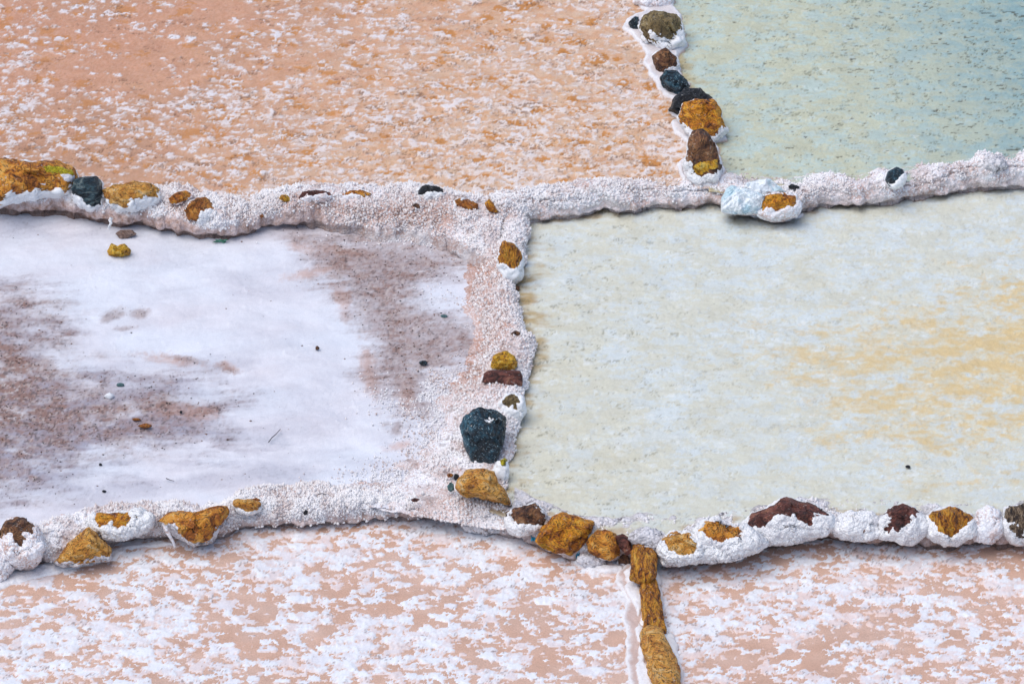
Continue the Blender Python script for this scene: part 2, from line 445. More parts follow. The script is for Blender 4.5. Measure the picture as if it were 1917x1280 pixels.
# --- pan A: pinkish orange wet bed with small white flakes and orange spots
def build_A():
    x, y, d, px, py, f = pan_grid('A')
    right = ss(100, 1100, px + (py - 150) * 0.6)
    low = ss(0, 380, py)
    reg = fb2(x / 0.45, y / 0.4, 3, 5)
    edge = blob(px, py, -20, 160, 110, 300)
    amt = 0.01 + 0.40 * right + 0.20 * low + 0.20 * reg + 0.25 * edge + 0.10
    t1, e1, l1, k1 = scales(x, y, 0.066, 0.054, 11, 0.25, 0.72, 1.0, 0.36)
    t2, e2, l2, k2 = scales(x, y, 0.036, 0.031, 12, 0.25, 0.70, 1.0, 0.36)
    big = fb2(x / 0.16, y / 0.10, 4, 19, .6)
    w1 = ss(0.0, 0.14, e1) * ((t1 + 0.25 * big) < amt * 0.80)
    w2 = ss(0.0, 0.20, e2) * ((t2 + 0.30 * big) < amt * 1.0)
    w = np.maximum(w1 * (0.55 + 0.45 * ss(0, .6, fb2(x / .03, y / .03, 3, 23) + .4)), w2 * 0.9)
    to, eo, lo_, ko = scales(x, y, 0.10, 0.085, 13, 0.2, 0.62, 1.0, 0.34)
    o = ss(0.0, 0.12, eo) * (to > 0.84 - 0.20 * low - 0.10 * right - 0.1 * reg) * (1 - w)
    orim = (1 - ss(0.0, 0.10, np.abs(eo))) * (to > 0.80 - 0.20 * low)
    # broken crust sheets with ragged lips
    tp, ep, lp, kp = scales(x, y, 0.17, 0.13, 14, 0.4, 0.95, 1.0, 0.34)
    tq, eq, lq, kq = scales(x, y, 0.075, 0.055, 15, 0.4, 0.95, 1.0, 0.32)
    inter = ss(-0.05, 0.35, fb2(x / 0.11, y / 0.08, 3, 61) + 0.30 * low + 0.20 * right - 0.30)
    inter2 = ss(0.0, 0.35, fb2(x / 0.13, y / 0.07, 3, 62) + 0.25 * low + 0.30 * right - 0.25)
    crack_shade = np.clip(lp * inter + lq * inter2 * 0.8 + l1 * (w1 < .3) * 0.35 * inter, 0, 1)  # cracks, with the shadow under plate lips painted in
    sand = np.clip(0.5 + 0.8 * fb2(x / 0.013, y / 0.018, 3, 81, 0.75), 0, 1)
    z = ZA + 0.004 * kp * inter + 0.003 * kq * inter2 + 0.0045 * w - 0.005 * crack_shade - 0.001 * o + 0.0016 * fb2(x / 0.02, y / 0.02, 2, 71)
    attrs = dict(cream=np.clip(right * 0.7 + 0.25 * low + 0.5 * (tp - .5) * inter + .4 * (tq - .5) * inter2, 0, 1), sand=sand * 0.70 * (1 - 0.35 * right),
                 darker=np.clip(blob(px, py, 40, 330, 330, 110) * 0.5 + ss(0.10, 0.0, d + .03 * fb2(x / .06, y / .05, 3, 8)) * 0.45 + 0.35 * ss(.1, .8, reg) * (1 - right), 0, 1),  # darker at lower left, along the edges and in random patches
                 haze=np.clip(0.10 + 0.62 * right * ss(-0.5, 0.6, fb2(x / 0.06, y / 0.035, 4, 88, .65)) + .25 * orim, 0, 1), spot=o * (0.50 + 0.35 * right), flake=np.clip(w * (0.50 + 0.22 * (1 - right) + 0.30 * ss(.2, 1, np.maximum(e1, e2) * 3) * ss(-.6, .5, fb2(x / .07, y / .05, 3, 92))), 0, 1), crack_shade=crack_shade * 0.65)
    mat = masked_mat('peach_salt_bed', (0.68, 0.37, 0.24), [('cream', (0.87, 0.58, 0.33)), ('sand', (0.82, 0.55, 0.43)), ('darker', (0.52, 0.32, 0.21)), ('haze', (0.86, 0.73, 0.62)), ('spot', (0.70, 0.32, 0.05)), ('flake', (0.84, 0.80, 0.82)), ('crack_shade', (0.20, 0.10, 0.05))], 0.45, (0.80, 1.0), 150, 0.4, 0.003, 0.12)
    pan_obj('pond_bed_upper_left', 'A', x, y, z, f, mat, attrs, 'structure', 'peach and orange pond floor flecked with small white salt flakes')

def crusted_bed(key, name, seed, mat, label, extra):
    x, y, d, px, py, f = pan_grid(key)
    tp, ep, lp, kp = scales(x, y, 0.15, 0.095, seed + 1, 0.4, 0.95, 1.0, 0.36)
    tq, eq, lq, kq = scales(x, y, 0.070, 0.045, seed + 2, 0.4, 0.95, 1.0, 0.34)
    ts, es, ls, ks = scales(x, y, 0.034, 0.026, seed + 3, 0.35, 0.85, 1.0, 0.3)
    tone = np.clip(0.42 * tp + 0.36 * tq + 0.22 * ts + 0.30 * fb2(x / 0.05, y / 0.03, 4, seed + 31, 0.65), 0, 1)
    tone = ss(0.28, 0.70, tone)
    i1 = ss(0.05, 0.45, fb2(x / 0.08, y / 0.06, 3, seed + 61)); i2 = ss(0.10, 0.5, fb2(x / 0.07, y / 0.05, 3, seed + 66))
    crack_shade = np.clip(lp * i1 + lq * i2 + 0.35 * ls * ss(.2, .6, fb2(x / .06, y / .04, 3, seed + 69)), 0, 1)  # plate cracks plus painted shadow beneath their near lips
    e = extra(x, y, d, px, py, tone, tq)
    crack_shade = np.clip(crack_shade * e.pop('crack_shade_amt', 1.0), 0, 1)
    z = ZP[key] + 0.004 * kp + 0.003 * kq + 0.0015 * ks - 0.005 * crack_shade + 0.0015 * fb2(x / 0.03, y / 0.03, 2, seed + 5)
    attrs = dict(tone=tone, hi=ss(.62, .95, ts) * ss(0, .3, es) * ss(.0, .6, fb2(x / .2, y / .12, 3, seed + 8) + .2) * .8, crack_shade=crack_shade)
    attrs.update(e)
    z = z - 0.004 * attrs.get('dash', 0)
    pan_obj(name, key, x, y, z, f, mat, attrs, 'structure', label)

def build_B():
    def extra(x, y, d, px, py, tone, tq):
        teal_amt = ss(1480, 2050, px - (py - 150) * 0.40)  # bed colour turns teal towards the upper right
        n = fb2(x / 0.040, y / 0.017, 3, 171, 0.55)
        thr = 0.93 - 0.27 * teal_amt - 0.06 * ss(0, 300, py)
        ds = ss(0, 0.16, n - thr) * .75
        return dict(teal_amt=teal_amt * (0.55 + 0.4 * tone), dash=ds, fringe=ss(0.20, 0.0, d + 0.10 * fb2(x / .05, y / .04, 4, 7)) * (px < 1500) * 0.8, crack_shade_amt=0.60 + 0.3 * teal_amt)
    mat = masked_mat('greenish_salt_bed', (0.70, 0.71, 0.58), [('tone', (0.64, 0.74, 0.72)), ('hi', (0.72, 0.80, 0.80)), ('teal_amt', (0.33, 0.50, 0.55)), ('fringe', (0.55, 0.42, 0.20)), ('crack_shade', (0.20, 0.21, 0.14)), ('dash', (0.09, 0.07, 0.03))], 0.35, (0.88, 1.0), 110, 0.3, 0.002, 0.14)
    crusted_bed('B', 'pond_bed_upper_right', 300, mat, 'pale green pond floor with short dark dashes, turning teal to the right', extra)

def build_D():
    poly = [(1400, 650), (1600, 610), (1800, 560), (1917, 530), (2300, 500), (2300, 850), (1917, 835), (1700, 845), (1540, 800), (1470, 730)]
    def extra(x, y, d, px, py, tone, tq):
        s = sdf(poly, px, py)
        n = fb2(x / 0.30, y / 0.14, 4, 401, 0.6)
        n2 = fb2(x / 0.055, y / 0.035, 5, 405, 0.68)
        base = np.clip(s / 130, -1.3, 0.45) + 0.22 * ss(1550, 1950, px)
        yel = 0.9 * ss(-0.35, 0.95, n * 0.50 + n2 * 0.85 + base - 0.12) * (0.8 + .2 * ss(1400, 1900, px))
        left = ss(0.26, 0.0, d + 0.15 * fb2(x / .09, y / .035, 4, 17)) * ss(1120, 1000, px) * ss(400, 480, py) * ss(960, 930, py)
        warm = ss(1350, 950, px) * 0.45 + ss(700, 980, py) * 0.3
        return dict(warm=np.clip(warm + 0.35 * fb2(x / .3, y / .25, 4, 9) , 0, 1) * .8, yel=yel, fringe=left * 0.8, crack_shade_amt=(0.26 + 0.40 * ss(1500, 1000, px)) * (1 - yel * .7), line=0.55 * ss(0.17, 0.12, d + .06 * fb2(x / .07, y / .05, 4, 19)) * ss(0.0, .5, fb2(x / .15, y / .1, 3, 23) + .2))
    mat = masked_mat('pale_salt_bed', (0.75, 0.775, 0.71), [('tone', (0.75, 0.83, 0.87)), ('warm', (0.74, 0.72, 0.58)), ('hi', (0.84, 0.89, 0.90)), ('yel', (0.80, 0.64, 0.34)), ('line', (0.50, 0.33, 0.15)), ('fringe', (0.52, 0.36, 0.12)), ('crack_shade', (0.26, 0.25, 0.17))], 0.35, (0.90, 1.0), 110, 0.3, 0.002, 0.10)
    crusted_bed('D', 'pond_bed_middle_right', 700, mat, 'pale green-white pond floor with an ochre yellow stain on the right', extra)

def build_C():
    x, y, d, px, py, f = pan_grid('C')
    r1 = [(545, 440), (600, 440), (700, 445), (860, 465), (888, 490), (840, 520), (790, 530), (780, 570), (850, 590), (905, 640), (850, 675), (790, 715), (800, 765), (750, 770), (730, 715), (690, 700), (700, 640), (680, 585), (620, 530), (600, 490)]
    r2 = [(-800, 560), (10, 578), (105, 600), (98, 628), (30, 640), (105, 690), (150, 720), (255, 735), (400, 765), (385, 800), (270, 815), (190, 850), (120, 880), (60, 905), (-800, 940)]
    # streaks: silt dragged sideways by the draining brine, fanning out from the right patch
    an = np.arctan2((y - P(760, 600, 0)[1]), (x - P(620, 600, 0)[0]))
    rr = np.hypot(x - P(620, 600, 0)[0], y - P(760, 600, 0)[1])
    stf = fb2(an * 9, rr * 1.2, 4, 515, 0.6)
    st = fb2((x + 0.15 * y) / 0.30, (y - 0.10 * x) / 0.045, 4, 511, 0.6)
    n = fb2(x / 0.16, y / 0.12, 5, 521, 0.6)
    fine = fb2(x / 0.020, y / 0.026, 3, 531, 0.75)
    s1, s2 = sdf(r1, px, py), sdf(r2, px, py)
    sp = fb2((x + .1 * y) / 0.20, (y - .15 * x) / 0.022, 3, 517, 0.65)
    b1 = ss(-50, 42, s1 + 18 * st + 18 * stf * (px > 740) + 14 * sp + 12 * n + 10 * fine)
    b2 = ss(-85, 75, s2 + 26 * st + 12 * sp + 36 * n + 12 * fine)
    mott = np.clip(0.5 + 0.9 * fb2(x / 0.10, y / 0.08, 5, 541, 0.72), 0, 1)
    mo2 = np.clip(0.5 + 0.9 * fb2(x / 0.04, y / 0.03, 4, 543, 0.75), 0, 1)
    brown = np.clip(b1 * (0.45 + 0.30 * mott + .30 * mo2) + b2 * (0.16 + 0.62 * mott + .45 * mo2 - 0.30 * ss(750, 900, py) + 0.15 * ss(200, 0, px)), 0, 1)
    mauve = b2 * ss(0.1, 0.9, np.clip(.5 + fb2(x / 0.22, y / 0.15, 4, 551) + .35 * ss(650, 850, py), 0, 1)) + 0.20 * b1 * (1 - mott)
    veil = np.clip(.5 + 1.1 * fb2((x + .3 * y) / 0.45, (y - .2 * x) / 0.16, 5, 553, .6), 0, 1)
    mauve = np.clip(mauve + 0.40 * blob(px, py, 400, 690, 260, 60) * veil + 0.7 * blob(px, py, 130, 850, 300, 90) * veil + .5 * blob(px, py, 60, 425, 500, 26) * veil + .35 * blob(px, py, 600, 860, 300, 80) * veil + .25 * blob(px, py, 400, 520, 300, 60) * veil, 0, 1)
    org = 0
    for cx, cy, rx, ry, a in ((310, 668, 62, 15, .15), (275, 793, 22, 9, 0), (745, 834, 38, 11, -.25), (430, 688, 26, 11, .2), (565, 468, 36, 14, .2), (590, 510, 60, 12, -.2), (350, 770, 90, 22, .1), (640, 470, 60, 12, .1), (690, 690, 20, 70, -.2), (640, 560, 20, 40, -.3), (760, 740, 24, 40, 0)):
        org = np.maximum(org, blob(px, py, cx, cy, rx, ry, a))
    org = ss(0.25, 1.1, org + 0.25 * n + 0.22 * fine)
    bru = 0
    for cx, cy, rx, ry, a in ((212, 590, 30, 14, -.3), (262, 588, 22, 12, 0), (235, 612, 28, 7, -.1), (340, 668, 50, 9, .2), (428, 690, 28, 11, .2), (745, 800, 14, 22, .4)):
        bru = np.maximum(bru, blob(px, py, cx, cy, rx, ry, a))
    brown = np.clip(np.maximum(brown, .6 * ss(0.3, 1.0, bru + 0.25 * n + 0.15 * fine)), 0, 1)
    line = 0                                              # thin wrinkles of the drying skin
    for sd in (571, 581, 583):
        q = fb2((x + .4 * y) / 0.9, (y - .2 * x) / 0.35, 4, sd, 0.5)
        line = np.maximum(line, (1 - ss(0.0, 0.018, np.abs(q - 0.1))) * ss(0, .4, fb2(x / .4, y / .4, 2, sd + 3)))
    grit = ss(0.50, 0.7, fb2(x / 0.014, y / 0.019, 2, 591)) * np.clip(brown * .9 + 0.5 * mauve, 0, 1)
    lite = ss(0.45, 0.7, fb2(x / 0.018, y / 0.02, 2, 593)) * brown
    z = ZC + 0.014 * fb2(x / 0.5, y / 0.5, 3, 501) + 0.005 * n - 0.004 * brown + 0.0026 * fine * (0.35 + brown) + 0.003 * line + 0.03 * ss(0.14, 0.0, d) * (px > 480) * (py < 860)
    attrs = dict(tint=np.clip(0.35 + 0.6 * fb2(x / 0.5, y / 0.30, 5, 561, .6), 0, 1) * .8, mauve=np.clip(mauve * 0.9, 0, 1), org=org * 0.6, brown=brown * 0.95, lite=lite * .5, line=line * 0.4, grit=grit * 0.65)
    mat = masked_mat('drying_salt_skin', (0.78, 0.81, 0.88), [('tint', (0.74, 0.70, 0.74)), ('mauve', (0.36, 0.35, 0.43)), ('org', (0.60, 0.34, 0.24)), ('brown', (0.29, 0.17, 0.135)), ('lite', (0.62, 0.55, 0.52)), ('line', (0.88, 0.89, 0.93)), ('grit', (0.09, 0.07, 0.07))], 0.6, (0.84, 1.0), 190, 0.4, 0.002, 0.10)
    pan_obj('salt_pan_middle_left', 'C', x, y, z, f, mat, attrs, 'structure', 'drained pan of smooth bluish white salt with brown silt patches')
    return x, y, z, brown, mauve

def build_EF(key, name, seed, label_bed, label_fl):
    x, y, d, px, py, f = pan_grid(key)
    pl = P([p[0] for p in PAN[key]], [p[1] for p in PAN[key]], ZP[key])[:, :2]
    lo, hi = pl.min(0), pl.max(0)
    X, Y = np.meshgrid(np.arange(lo[0], hi[0], 0.03), np.arange(lo[1], hi[1], 0.04), indexing='ij')
    bx, by = X.ravel(), Y.ravel(); bd = sdf(pl, bx, by)
    bf = grid_faces(*X.shape); bf = bf[(bd[bf] > -0.03).any(axis=1)]
    bz = ZP[key] + 0.002 * fb2(bx / .2, by / .2, 2, seed)
    at = dict(silt=ss(0.16, 0.0, bd + 0.05 * fb2(bx / .08, by / .08, 3, 3)) * 0.75, pale=np.clip(0.35 + .6 * fb2(bx / .16, by / .12, 4, seed + 2), 0, 1) * .7)
    v, bf, at = compact(np.stack([bx, by, bz], 1), bf, at)
    bed = mesh_np(name, v, bf, masked_mat('orange_silt_bed_' + key, (0.70, 0.44, 0.32), [('pale', (0.78, 0.57, 0.47)), ('silt', (0.30, 0.18, 0.14))], 0.45, (0.70, 1.0), 150, 0.5, 0.003, 0.16), attrs=at)
    tag(bed, label_bed, None, None, 'structure')
    reg = fb2(x / 0.7, y / 0.6, 3, seed + 5) + .5 * fb2(x / .25, y / .2, 3, seed + 55)
    near = ss(0.20, 0.02, d)
    den = 0.50 + 0.22 * reg + 0.4 * near + (0.04 if key == 'F' else 0)
    t1, e1, l1, k1 = scales(x, y, 0.098, 0.075, seed + 11, 0.35, 0.85, 1.0, 0.36)
    t2, e2, l2, k2 = scales(x, y, 0.052, 0.042, seed + 12, 0.35, 0.88, 1.0, 0.36)
    t3, e3, l3, k3 = scales(x, y, 0.030, 0.026, seed + 13, 0.30, 0.80, 1.0, 0.34)
    c1 = np.where(t1 < den * 0.9, e1, -0.5); c2 = np.where(t2 < den * 0.85 + .10 * near, e2, -0.5); c3 = np.where(t3 < den * 0.55, e3, -0.5)
    # islands of bare silt stay open
    k = np.maximum(np.maximum(c1, c2 * 0.9), c3 * 0.8)
    fw = 0.10
    h1, h2, h3 = ss(-fw, fw, c1), ss(-fw, fw, c2), ss(-fw, fw, c3)
    z = ZP[key] - 0.004 + 0.0065 * np.maximum(np.maximum(h1, h2), h3 * .9) + 0.004 * h1 * h2 + 0.002 * h3 + 0.003 * k2 * h2 + 0.003 * k1 * h1 + 0.0012 * fb2(x / .02, y / .02, 2, seed + 6)
    wht = np.where(h2 > .5, t2, t1) / np.maximum(den, .2)
    tone = np.clip(0.75 * wht - 0.3 * h1 * h2 + 0.25 * fb2(x / .05, y / .04, 4, seed + 7), 0, 1)
    rim = ss(0.30, 0.0, k) * 0.75
    lip = np.clip((l1 * (c1 > -.5) + l2 * (t2 < den) * .8) * ss(-0.1, 0.35, fb2(x / .09, y / .07, 3, seed + 8)), 0, 1)  # edge shadow under flake lips, put into the colour
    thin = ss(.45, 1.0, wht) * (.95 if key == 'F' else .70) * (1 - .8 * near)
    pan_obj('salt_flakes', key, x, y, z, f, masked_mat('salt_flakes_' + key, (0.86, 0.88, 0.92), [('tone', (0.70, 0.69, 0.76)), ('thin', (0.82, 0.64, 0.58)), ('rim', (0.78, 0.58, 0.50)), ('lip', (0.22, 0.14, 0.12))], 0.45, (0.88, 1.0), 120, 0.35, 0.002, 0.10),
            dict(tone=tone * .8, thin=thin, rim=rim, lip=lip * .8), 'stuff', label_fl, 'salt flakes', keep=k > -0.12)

build_A(); build_B()
CX, CY, CZ, CBROWN, CMAUVE = build_C()
build_D()
build_EF('E', 'pond_bed_lower_left', 900, 'orange silt floor of the lower left pond', 'ragged white salt flakes over orange silt in the lower left pond')
build_EF('F', 'pond_bed_lower_right', 1100, 'orange silt floor of the lower right pond', 'ragged white salt flakes over orange silt in the lower right pond')

# --- thin brine standing on the three wet pans
def water(key, name, tint, lift, label):
    m, N, L, B = new_mat('brine_' + key)
    N.remove(B)
    out = N['Material Output']
    tr = N.new('ShaderNodeBsdfTransparent'); tr.inputs[0].default_value = (*tint, 1)
    gl = N.new('ShaderNodeBsdfGlossy'); gl.inputs['Roughness'].default_value = 0.06
    fr = N.new('ShaderNodeFresnel'); fr.inputs[0].default_value = 1.33
    bp = N.new('ShaderNodeBump'); bp.inputs['Strength'].default_value = 0.3; bp.inputs['Distance'].default_value = 0.004
    L.new(tex_noise(N, L, coords(N), 18, 3), bp.inputs['Height'])
    L.new(bp.outputs[0], gl.inputs['Normal']); L.new(bp.outputs[0], fr.inputs['Normal'])
    mx = N.new('ShaderNodeMixShader')
    L.new(fr.outputs[0], mx.inputs[0]); L.new(tr.outputs[0], mx.inputs[1]); L.new(gl.outputs[0], mx.inputs[2])
    L.new(mx.outputs[0], out.inputs['Surface'])
    z = ZP[key] + lift
    pts = P([p[0] for p in PAN[key]], [p[1] for p in PAN[key]], z)
    me = bpy.data.meshes.new(name); me.from_pydata([tuple(p) for p in pts], [], [list(range(len(pts)))[::-1]])
    me.materials.append(m)
    o = bpy.data.objects.new(name, me); COL.objects.link(o)
    bm = bmesh.new(); bm.from_mesh(me); bmesh.ops.triangulate(bm, faces=bm.faces); bm.normal_update()
    for fc in bm.faces:
        if fc.normal.z < 0: fc.normal_flip()
    bm.to_mesh(me); bm.free()
    tag(o, label, None, None, 'structure')
water('A', 'water_upper_left', (0.97, 0.95, 0.93), 0.0035, 'film of clear brine over the peach pond floor')
water('B', 'water_upper_right', (0.96, 0.985, 0.98), 0.0045, 'shallow greenish brine in the upper right pond')
water('D', 'water_middle_right', (0.985, 0.99, 0.99), 0.0045, 'shallow clear brine in the middle right pond')

# ------------------------------------------------------------------ salt walls (swept banks)
def resample(st, step):
    st = np.asarray(st, float)
    mid = (P(st[:, 0], st[:, 1], 0)[:, :2] + P(st[:, 2], st[:, 3], 0)[:, :2]) / 2
    s = np.concatenate([[0], np.cumsum(np.linalg.norm(np.diff(mid, axis=0), axis=1))])
    n = max(4, int(s[-1] / step))
    t = np.linspace(0, s[-1], n)
    out = []
    for j in range(st.shape[1]):
        # smooth cubic-ish interpolation: linear, then a light blur
        out.append(np.interp(t, s, st[:, j]))
    out = np.stack(out, 1)
    kw = max(3, int(0.10 / step) | 1)
    ker = np.hanning(kw + 2)[1:-1]; ker /= ker.sum()
    for j in range(out.shape[1]):
        pad = np.concatenate([np.full(kw // 2, out[0, j]), out[:, j], np.full(kw // 2, out[-1, j])])
        out[:, j] = np.convolve(pad, ker, 'valid')
    return out, t

TERR = (np.array([(-0.7, -0.35), (-0.45, 0.55), (-0.2, 0.90), (0.0, 1.0), (0.3, 0.98), (0.55, 0.92), (0.78, 0.80), (0.93, 0.64), (1.0, 0.46), (0.99, 0.30), (0.92, 0.18), (0.90, 0.05), (0.93, -0.25)]),
        np.array([(-0.7, -0.35), (-0.45, 0.55), (-0.2, 0.90), (0.0, 1.0), (0.25, 0.93), (0.45, 0.78), (0.6, 0.60), (0.74, 0.42), (0.85, 0.27), (0.94, 0.14), (1.02, 0.05), (1.1, -0.02), (1.2, -0.25)]))
MOUND = (np.array([(-0.12, -0.3), (-0.02, 0.1), (0.06, 0.4), (0.18, 0.7), (0.32, 0.9), (0.5, 1.0), (0.68, 0.95), (0.82, 0.8), (0.93, 0.58), (1.0, 0.35), (1.01, 0.15), (0.98, 0.0), (0.96, -0.3)]),
         np.array([(-0.12, -0.2), (0.0, 0.0), (0.12, 0.12), (0.28, 0.32), (0.45, 0.58), (0.6, 0.8), (0.72, 0.95), (0.82, 1.0), (0.92, 0.85), (1.0, 0.55), (1.02, 0.25), (0.98, 0.0), (0.96, -0.3)]))

WALLS = {}
def wall(name, label, st, kind, zl, zr, seed, step=0.010, m=60, lump=0.024, knobs=5000, matkey='crust', group='salt walls between the ponds', faceamt=0.8, pinkf=None, knobw=None, front=0.0, facelo=0.60, cracks=()):
    """st rows: left/back pixel x,y, right/front pixel x,y, crest height, softness, knobbiness"""
    R, t = resample(st, step)
    n = len(R)
    crest, soft, kn = R[:, 4], R[:, 5], R[:, 6]
    pr = TERR if kind == 'terrace' else MOUND
    T = P(R[:, 0], R[:, 1], crest if kind == 'terrace' else zl)
    F = P(R[:, 2], R[:, 3], zr)
    if kind == 'terrace':                              # ragged foot
        F[:, 1] += 0.030 * fb2(t / 0.16, t * 0, 4, seed + 80) + 0.012 * fb2(t / .04, t * 0, 2, seed + 81)
    else:
        for q_, A_ in ((0, T), (1, F)):
            A_[:, 0] += 0.022 * fb2(t / 0.14, t * 0 + q_ * 9, 4, seed + 82)
    u = np.linspace(0, 1, m)
    def prof(a):
        seg = np.concatenate([[0], np.cumsum(np.linalg.norm(np.diff(a, axis=0) * [1, .8], axis=1))]); seg /= seg[-1]
        return np.interp(u, seg, a[:, 0]), np.interp(u, seg, a[:, 1])
    s0, h0 = prof(pr[0]); s1, h1 = prof(pr[1])
    ker = np.array([1, 2, 3, 2, 1.]) / 9
    sm = lambda a: np.convolve(np.pad(a, 2, 'edge'), ker, 'valid')
    s0, h0, s1, h1 = map(sm, (s0, h0, s1, h1))
    S = s0[None] * (1 - soft[:, None]) + s1[None] * soft[:, None]
    Hh = h0[None] * (1 - soft[:, None]) + h1[None] * soft[:, None]
    D = F - T; D[:, 2] = 0
    if kind == 'terrace':                              # never let front and back cross
        short = np.maximum(0.0, 0.07 + D[:, 1])
        T[:, 1] += short; D[:, 1] -= short
    dl = np.linalg.norm(D, axis=1)
    if kind == 'terrace':
        back = np.minimum(1.0, 0.14 / np.maximum(dl, 1e-3))[:, None]
        S = np.where(S < 0, S * np.maximum(back, 0.25 / np.maximum(dl, .05)[:, None]), S)
    X = T[:, None, 0] + D[:, None, 0] * S
    Y = T[:, None, 1] + D[:, None, 1] * S
    base = np.where(S < 0.5, zl, zr) if kind == 'mound' else np.where(S < 0, zl, zr)
    base = zl + (zr - zl) * ss(0.2, 0.8, S) if kind == 'mound' else np.where(S < 0, zl, zr)
    Z = base + (crest[:, None] - base) * Hh
    v = np.stack([X, Y, Z], 2).reshape(-1, 3)
    f = grid_faces(n, m)
    nn = vnormals(v, f)
    if nn[:, 2].mean() < 0: nn = -nn; f = f[:, ::-1]
    U = np.tile(u, n); Hf = Hh.ravel(); K = np.repeat(kn, m)
    So = np.repeat(soft, m)
    up = ss(-0.1, 0.5, nn[:, 2])
    endf = ss(0, 0.05, np.minimum(Hf + 0.1, 1))
    v = v + nn * (lump * fb3(v, 0.16, 3, seed) + 0.45 * lump * fb3(v, 0.05, 3, seed + 3))[:, None] * endf[:, None]
    v = v - nn * ((0.03 * (1 - So) * ss(0.30, 0.10, Hf) * (U > 0.5)))[:, None]
    v = v + nn * (0.022 * (0.5 - worley3(v, 0.085, seed + 60)) * endf)[:, None]
    K = K * (0.25 + 0.75 * ss(-0.45, 0.15, fb3(v, 0.22, 3, seed + 21)))
    w = worley3(v, 0.021, seed)
    K = K * (ss(0.95, 0.80, U) if kind == 'mound' else 1)
    v = v + nn * (0.016 * (0.55 - w) * K * (0.35 + 0.65 * up))[:, None]
    if kind == 'terrace':            # horizontal ledges in the silt face below the crust
        v[:, 1] += (1 - up) * (1 - So) * (0.010 + 0.016 * ss(0.6, 0.2, Hf)) * fb3(v * [0.22, 0.22, 1], 0.020, 3, seed + 8)
    px, py = proj(v)
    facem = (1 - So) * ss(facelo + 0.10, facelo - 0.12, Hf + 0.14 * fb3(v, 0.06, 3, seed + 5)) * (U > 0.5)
    dark = (1 - So * 0.5) * ss(0.34, 0.14, Hf + 0.10 * fb3(v, .05, 3, seed + 6)) * (U > 0.5) * 0.8  # brown silt at the foot, with the undercut's shadow put into its colour
    if cracks:                                         # long splits running along the crest
        cr = np.zeros(len(v))
        for q, c_ in enumerate(cracks):
            cl = np.abs(U - c_ - 0.10 * fb3(v * [1, .3, .3], 0.30, 3, seed + 30 + q) - 0.02 * fb3(v, 0.04, 2, seed + 40 + q))
            cr = np.maximum(cr, ss(0.034, 0.010, cl) * ss(-0.30, 0.0, fb3(v, 0.35, 2, seed + 50 + q)))
        v = v - nn * (0.012 * cr)[:, None]
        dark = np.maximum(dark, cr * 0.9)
    pink = (pinkf(px, py) if pinkf else 0.0) + 0.38 * ss(-0.1, 0.6, fb3(v, 0.2, 3, seed + 7))
    pink = np.clip(pink, 0, 1)
    cen = v.mean(0); cen[2] = min(zl, zr)
    stain = ss(-0.02, 0.45, fb3(v, 0.13, 4, seed + 70, 0.6)) * (0.75 if matkey == 'crust' else 0)
    facem = np.maximum(facem, stain * 0.8)
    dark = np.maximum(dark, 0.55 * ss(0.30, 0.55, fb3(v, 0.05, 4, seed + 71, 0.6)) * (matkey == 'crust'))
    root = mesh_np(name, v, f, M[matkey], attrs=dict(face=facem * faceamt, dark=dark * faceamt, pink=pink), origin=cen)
    tag(root, label, 'salt wall', group)
    WALLS[name + str(seed)] = root
    if knobs:
        wgt = K * np.maximum(ss(0.1, 0.6, nn[:, 2]), front * ss(-.5, 0, nn[:, 2])) * (Hf > 0.25) * (px > -40) * (px < 1960) * (py > -40) * (py < 1320) * (1 - 0.85 * facem)
        if knobw: wgt = wgt * knobw(px, py)
        add_knobs(root, v, nn, wgt, np.maximum(pink, 0.9 * stain), knobs, seed)
    return root

def add_knobs(root, v, nn, wgt, pink, count, seed, scale=1.0):
    r = np.random.default_rng(seed)
    wgt = np.maximum(wgt, 0); wgt = wgt / wgt.sum()
    i = r.choice(len(v), count, p=wgt)
    c = v[i] + r.normal(0, 0.003, (count, 3)); n = nn[i] + r.normal(0, 0.25, (count, 3)) + [0, 0, 0.5]
    n /= np.linalg.norm(n, axis=1, keepdims=True)
    a = np.cross(n, [0.3, 0.9, 0.1]); a /= np.linalg.norm(a, axis=1, keepdims=True); b = np.cross(n, a)
    iv, fi = OCT
    rad = (0.0035 + 0.0085 * r.uniform(0, 1, count) ** 1.4) * scale ; ln = rad * r.uniform(1.0, 1.9, count)
    jit = 1 + r.normal(0, 0.24, (count, len(iv), 1))
    V = c[:, None] + ((iv[None, :, :1] * a[:, None] + iv[None, :, 1:2] * b[:, None]) * rad[:, None, None] + iv[None, :, 2:3] * n[:, None] * ln[:, None, None]) * jit
    F = (fi[None] + (np.arange(count) * len(iv))[:, None, None]).reshape(-1, 3)
    tipv = ss(-1.0, 0.25, iv[:, 2])[None] * (1 - 0.8 * (pink[i] * r.uniform(0, 1, count))[:, None])
    o = mesh_np('salt_knobs', V.reshape(-1, 3), F, M['knob'], parent=root, attrs=dict(tip=tipv.ravel()), origin=np.array(root.location))
    o['kind'] = 'stuff'

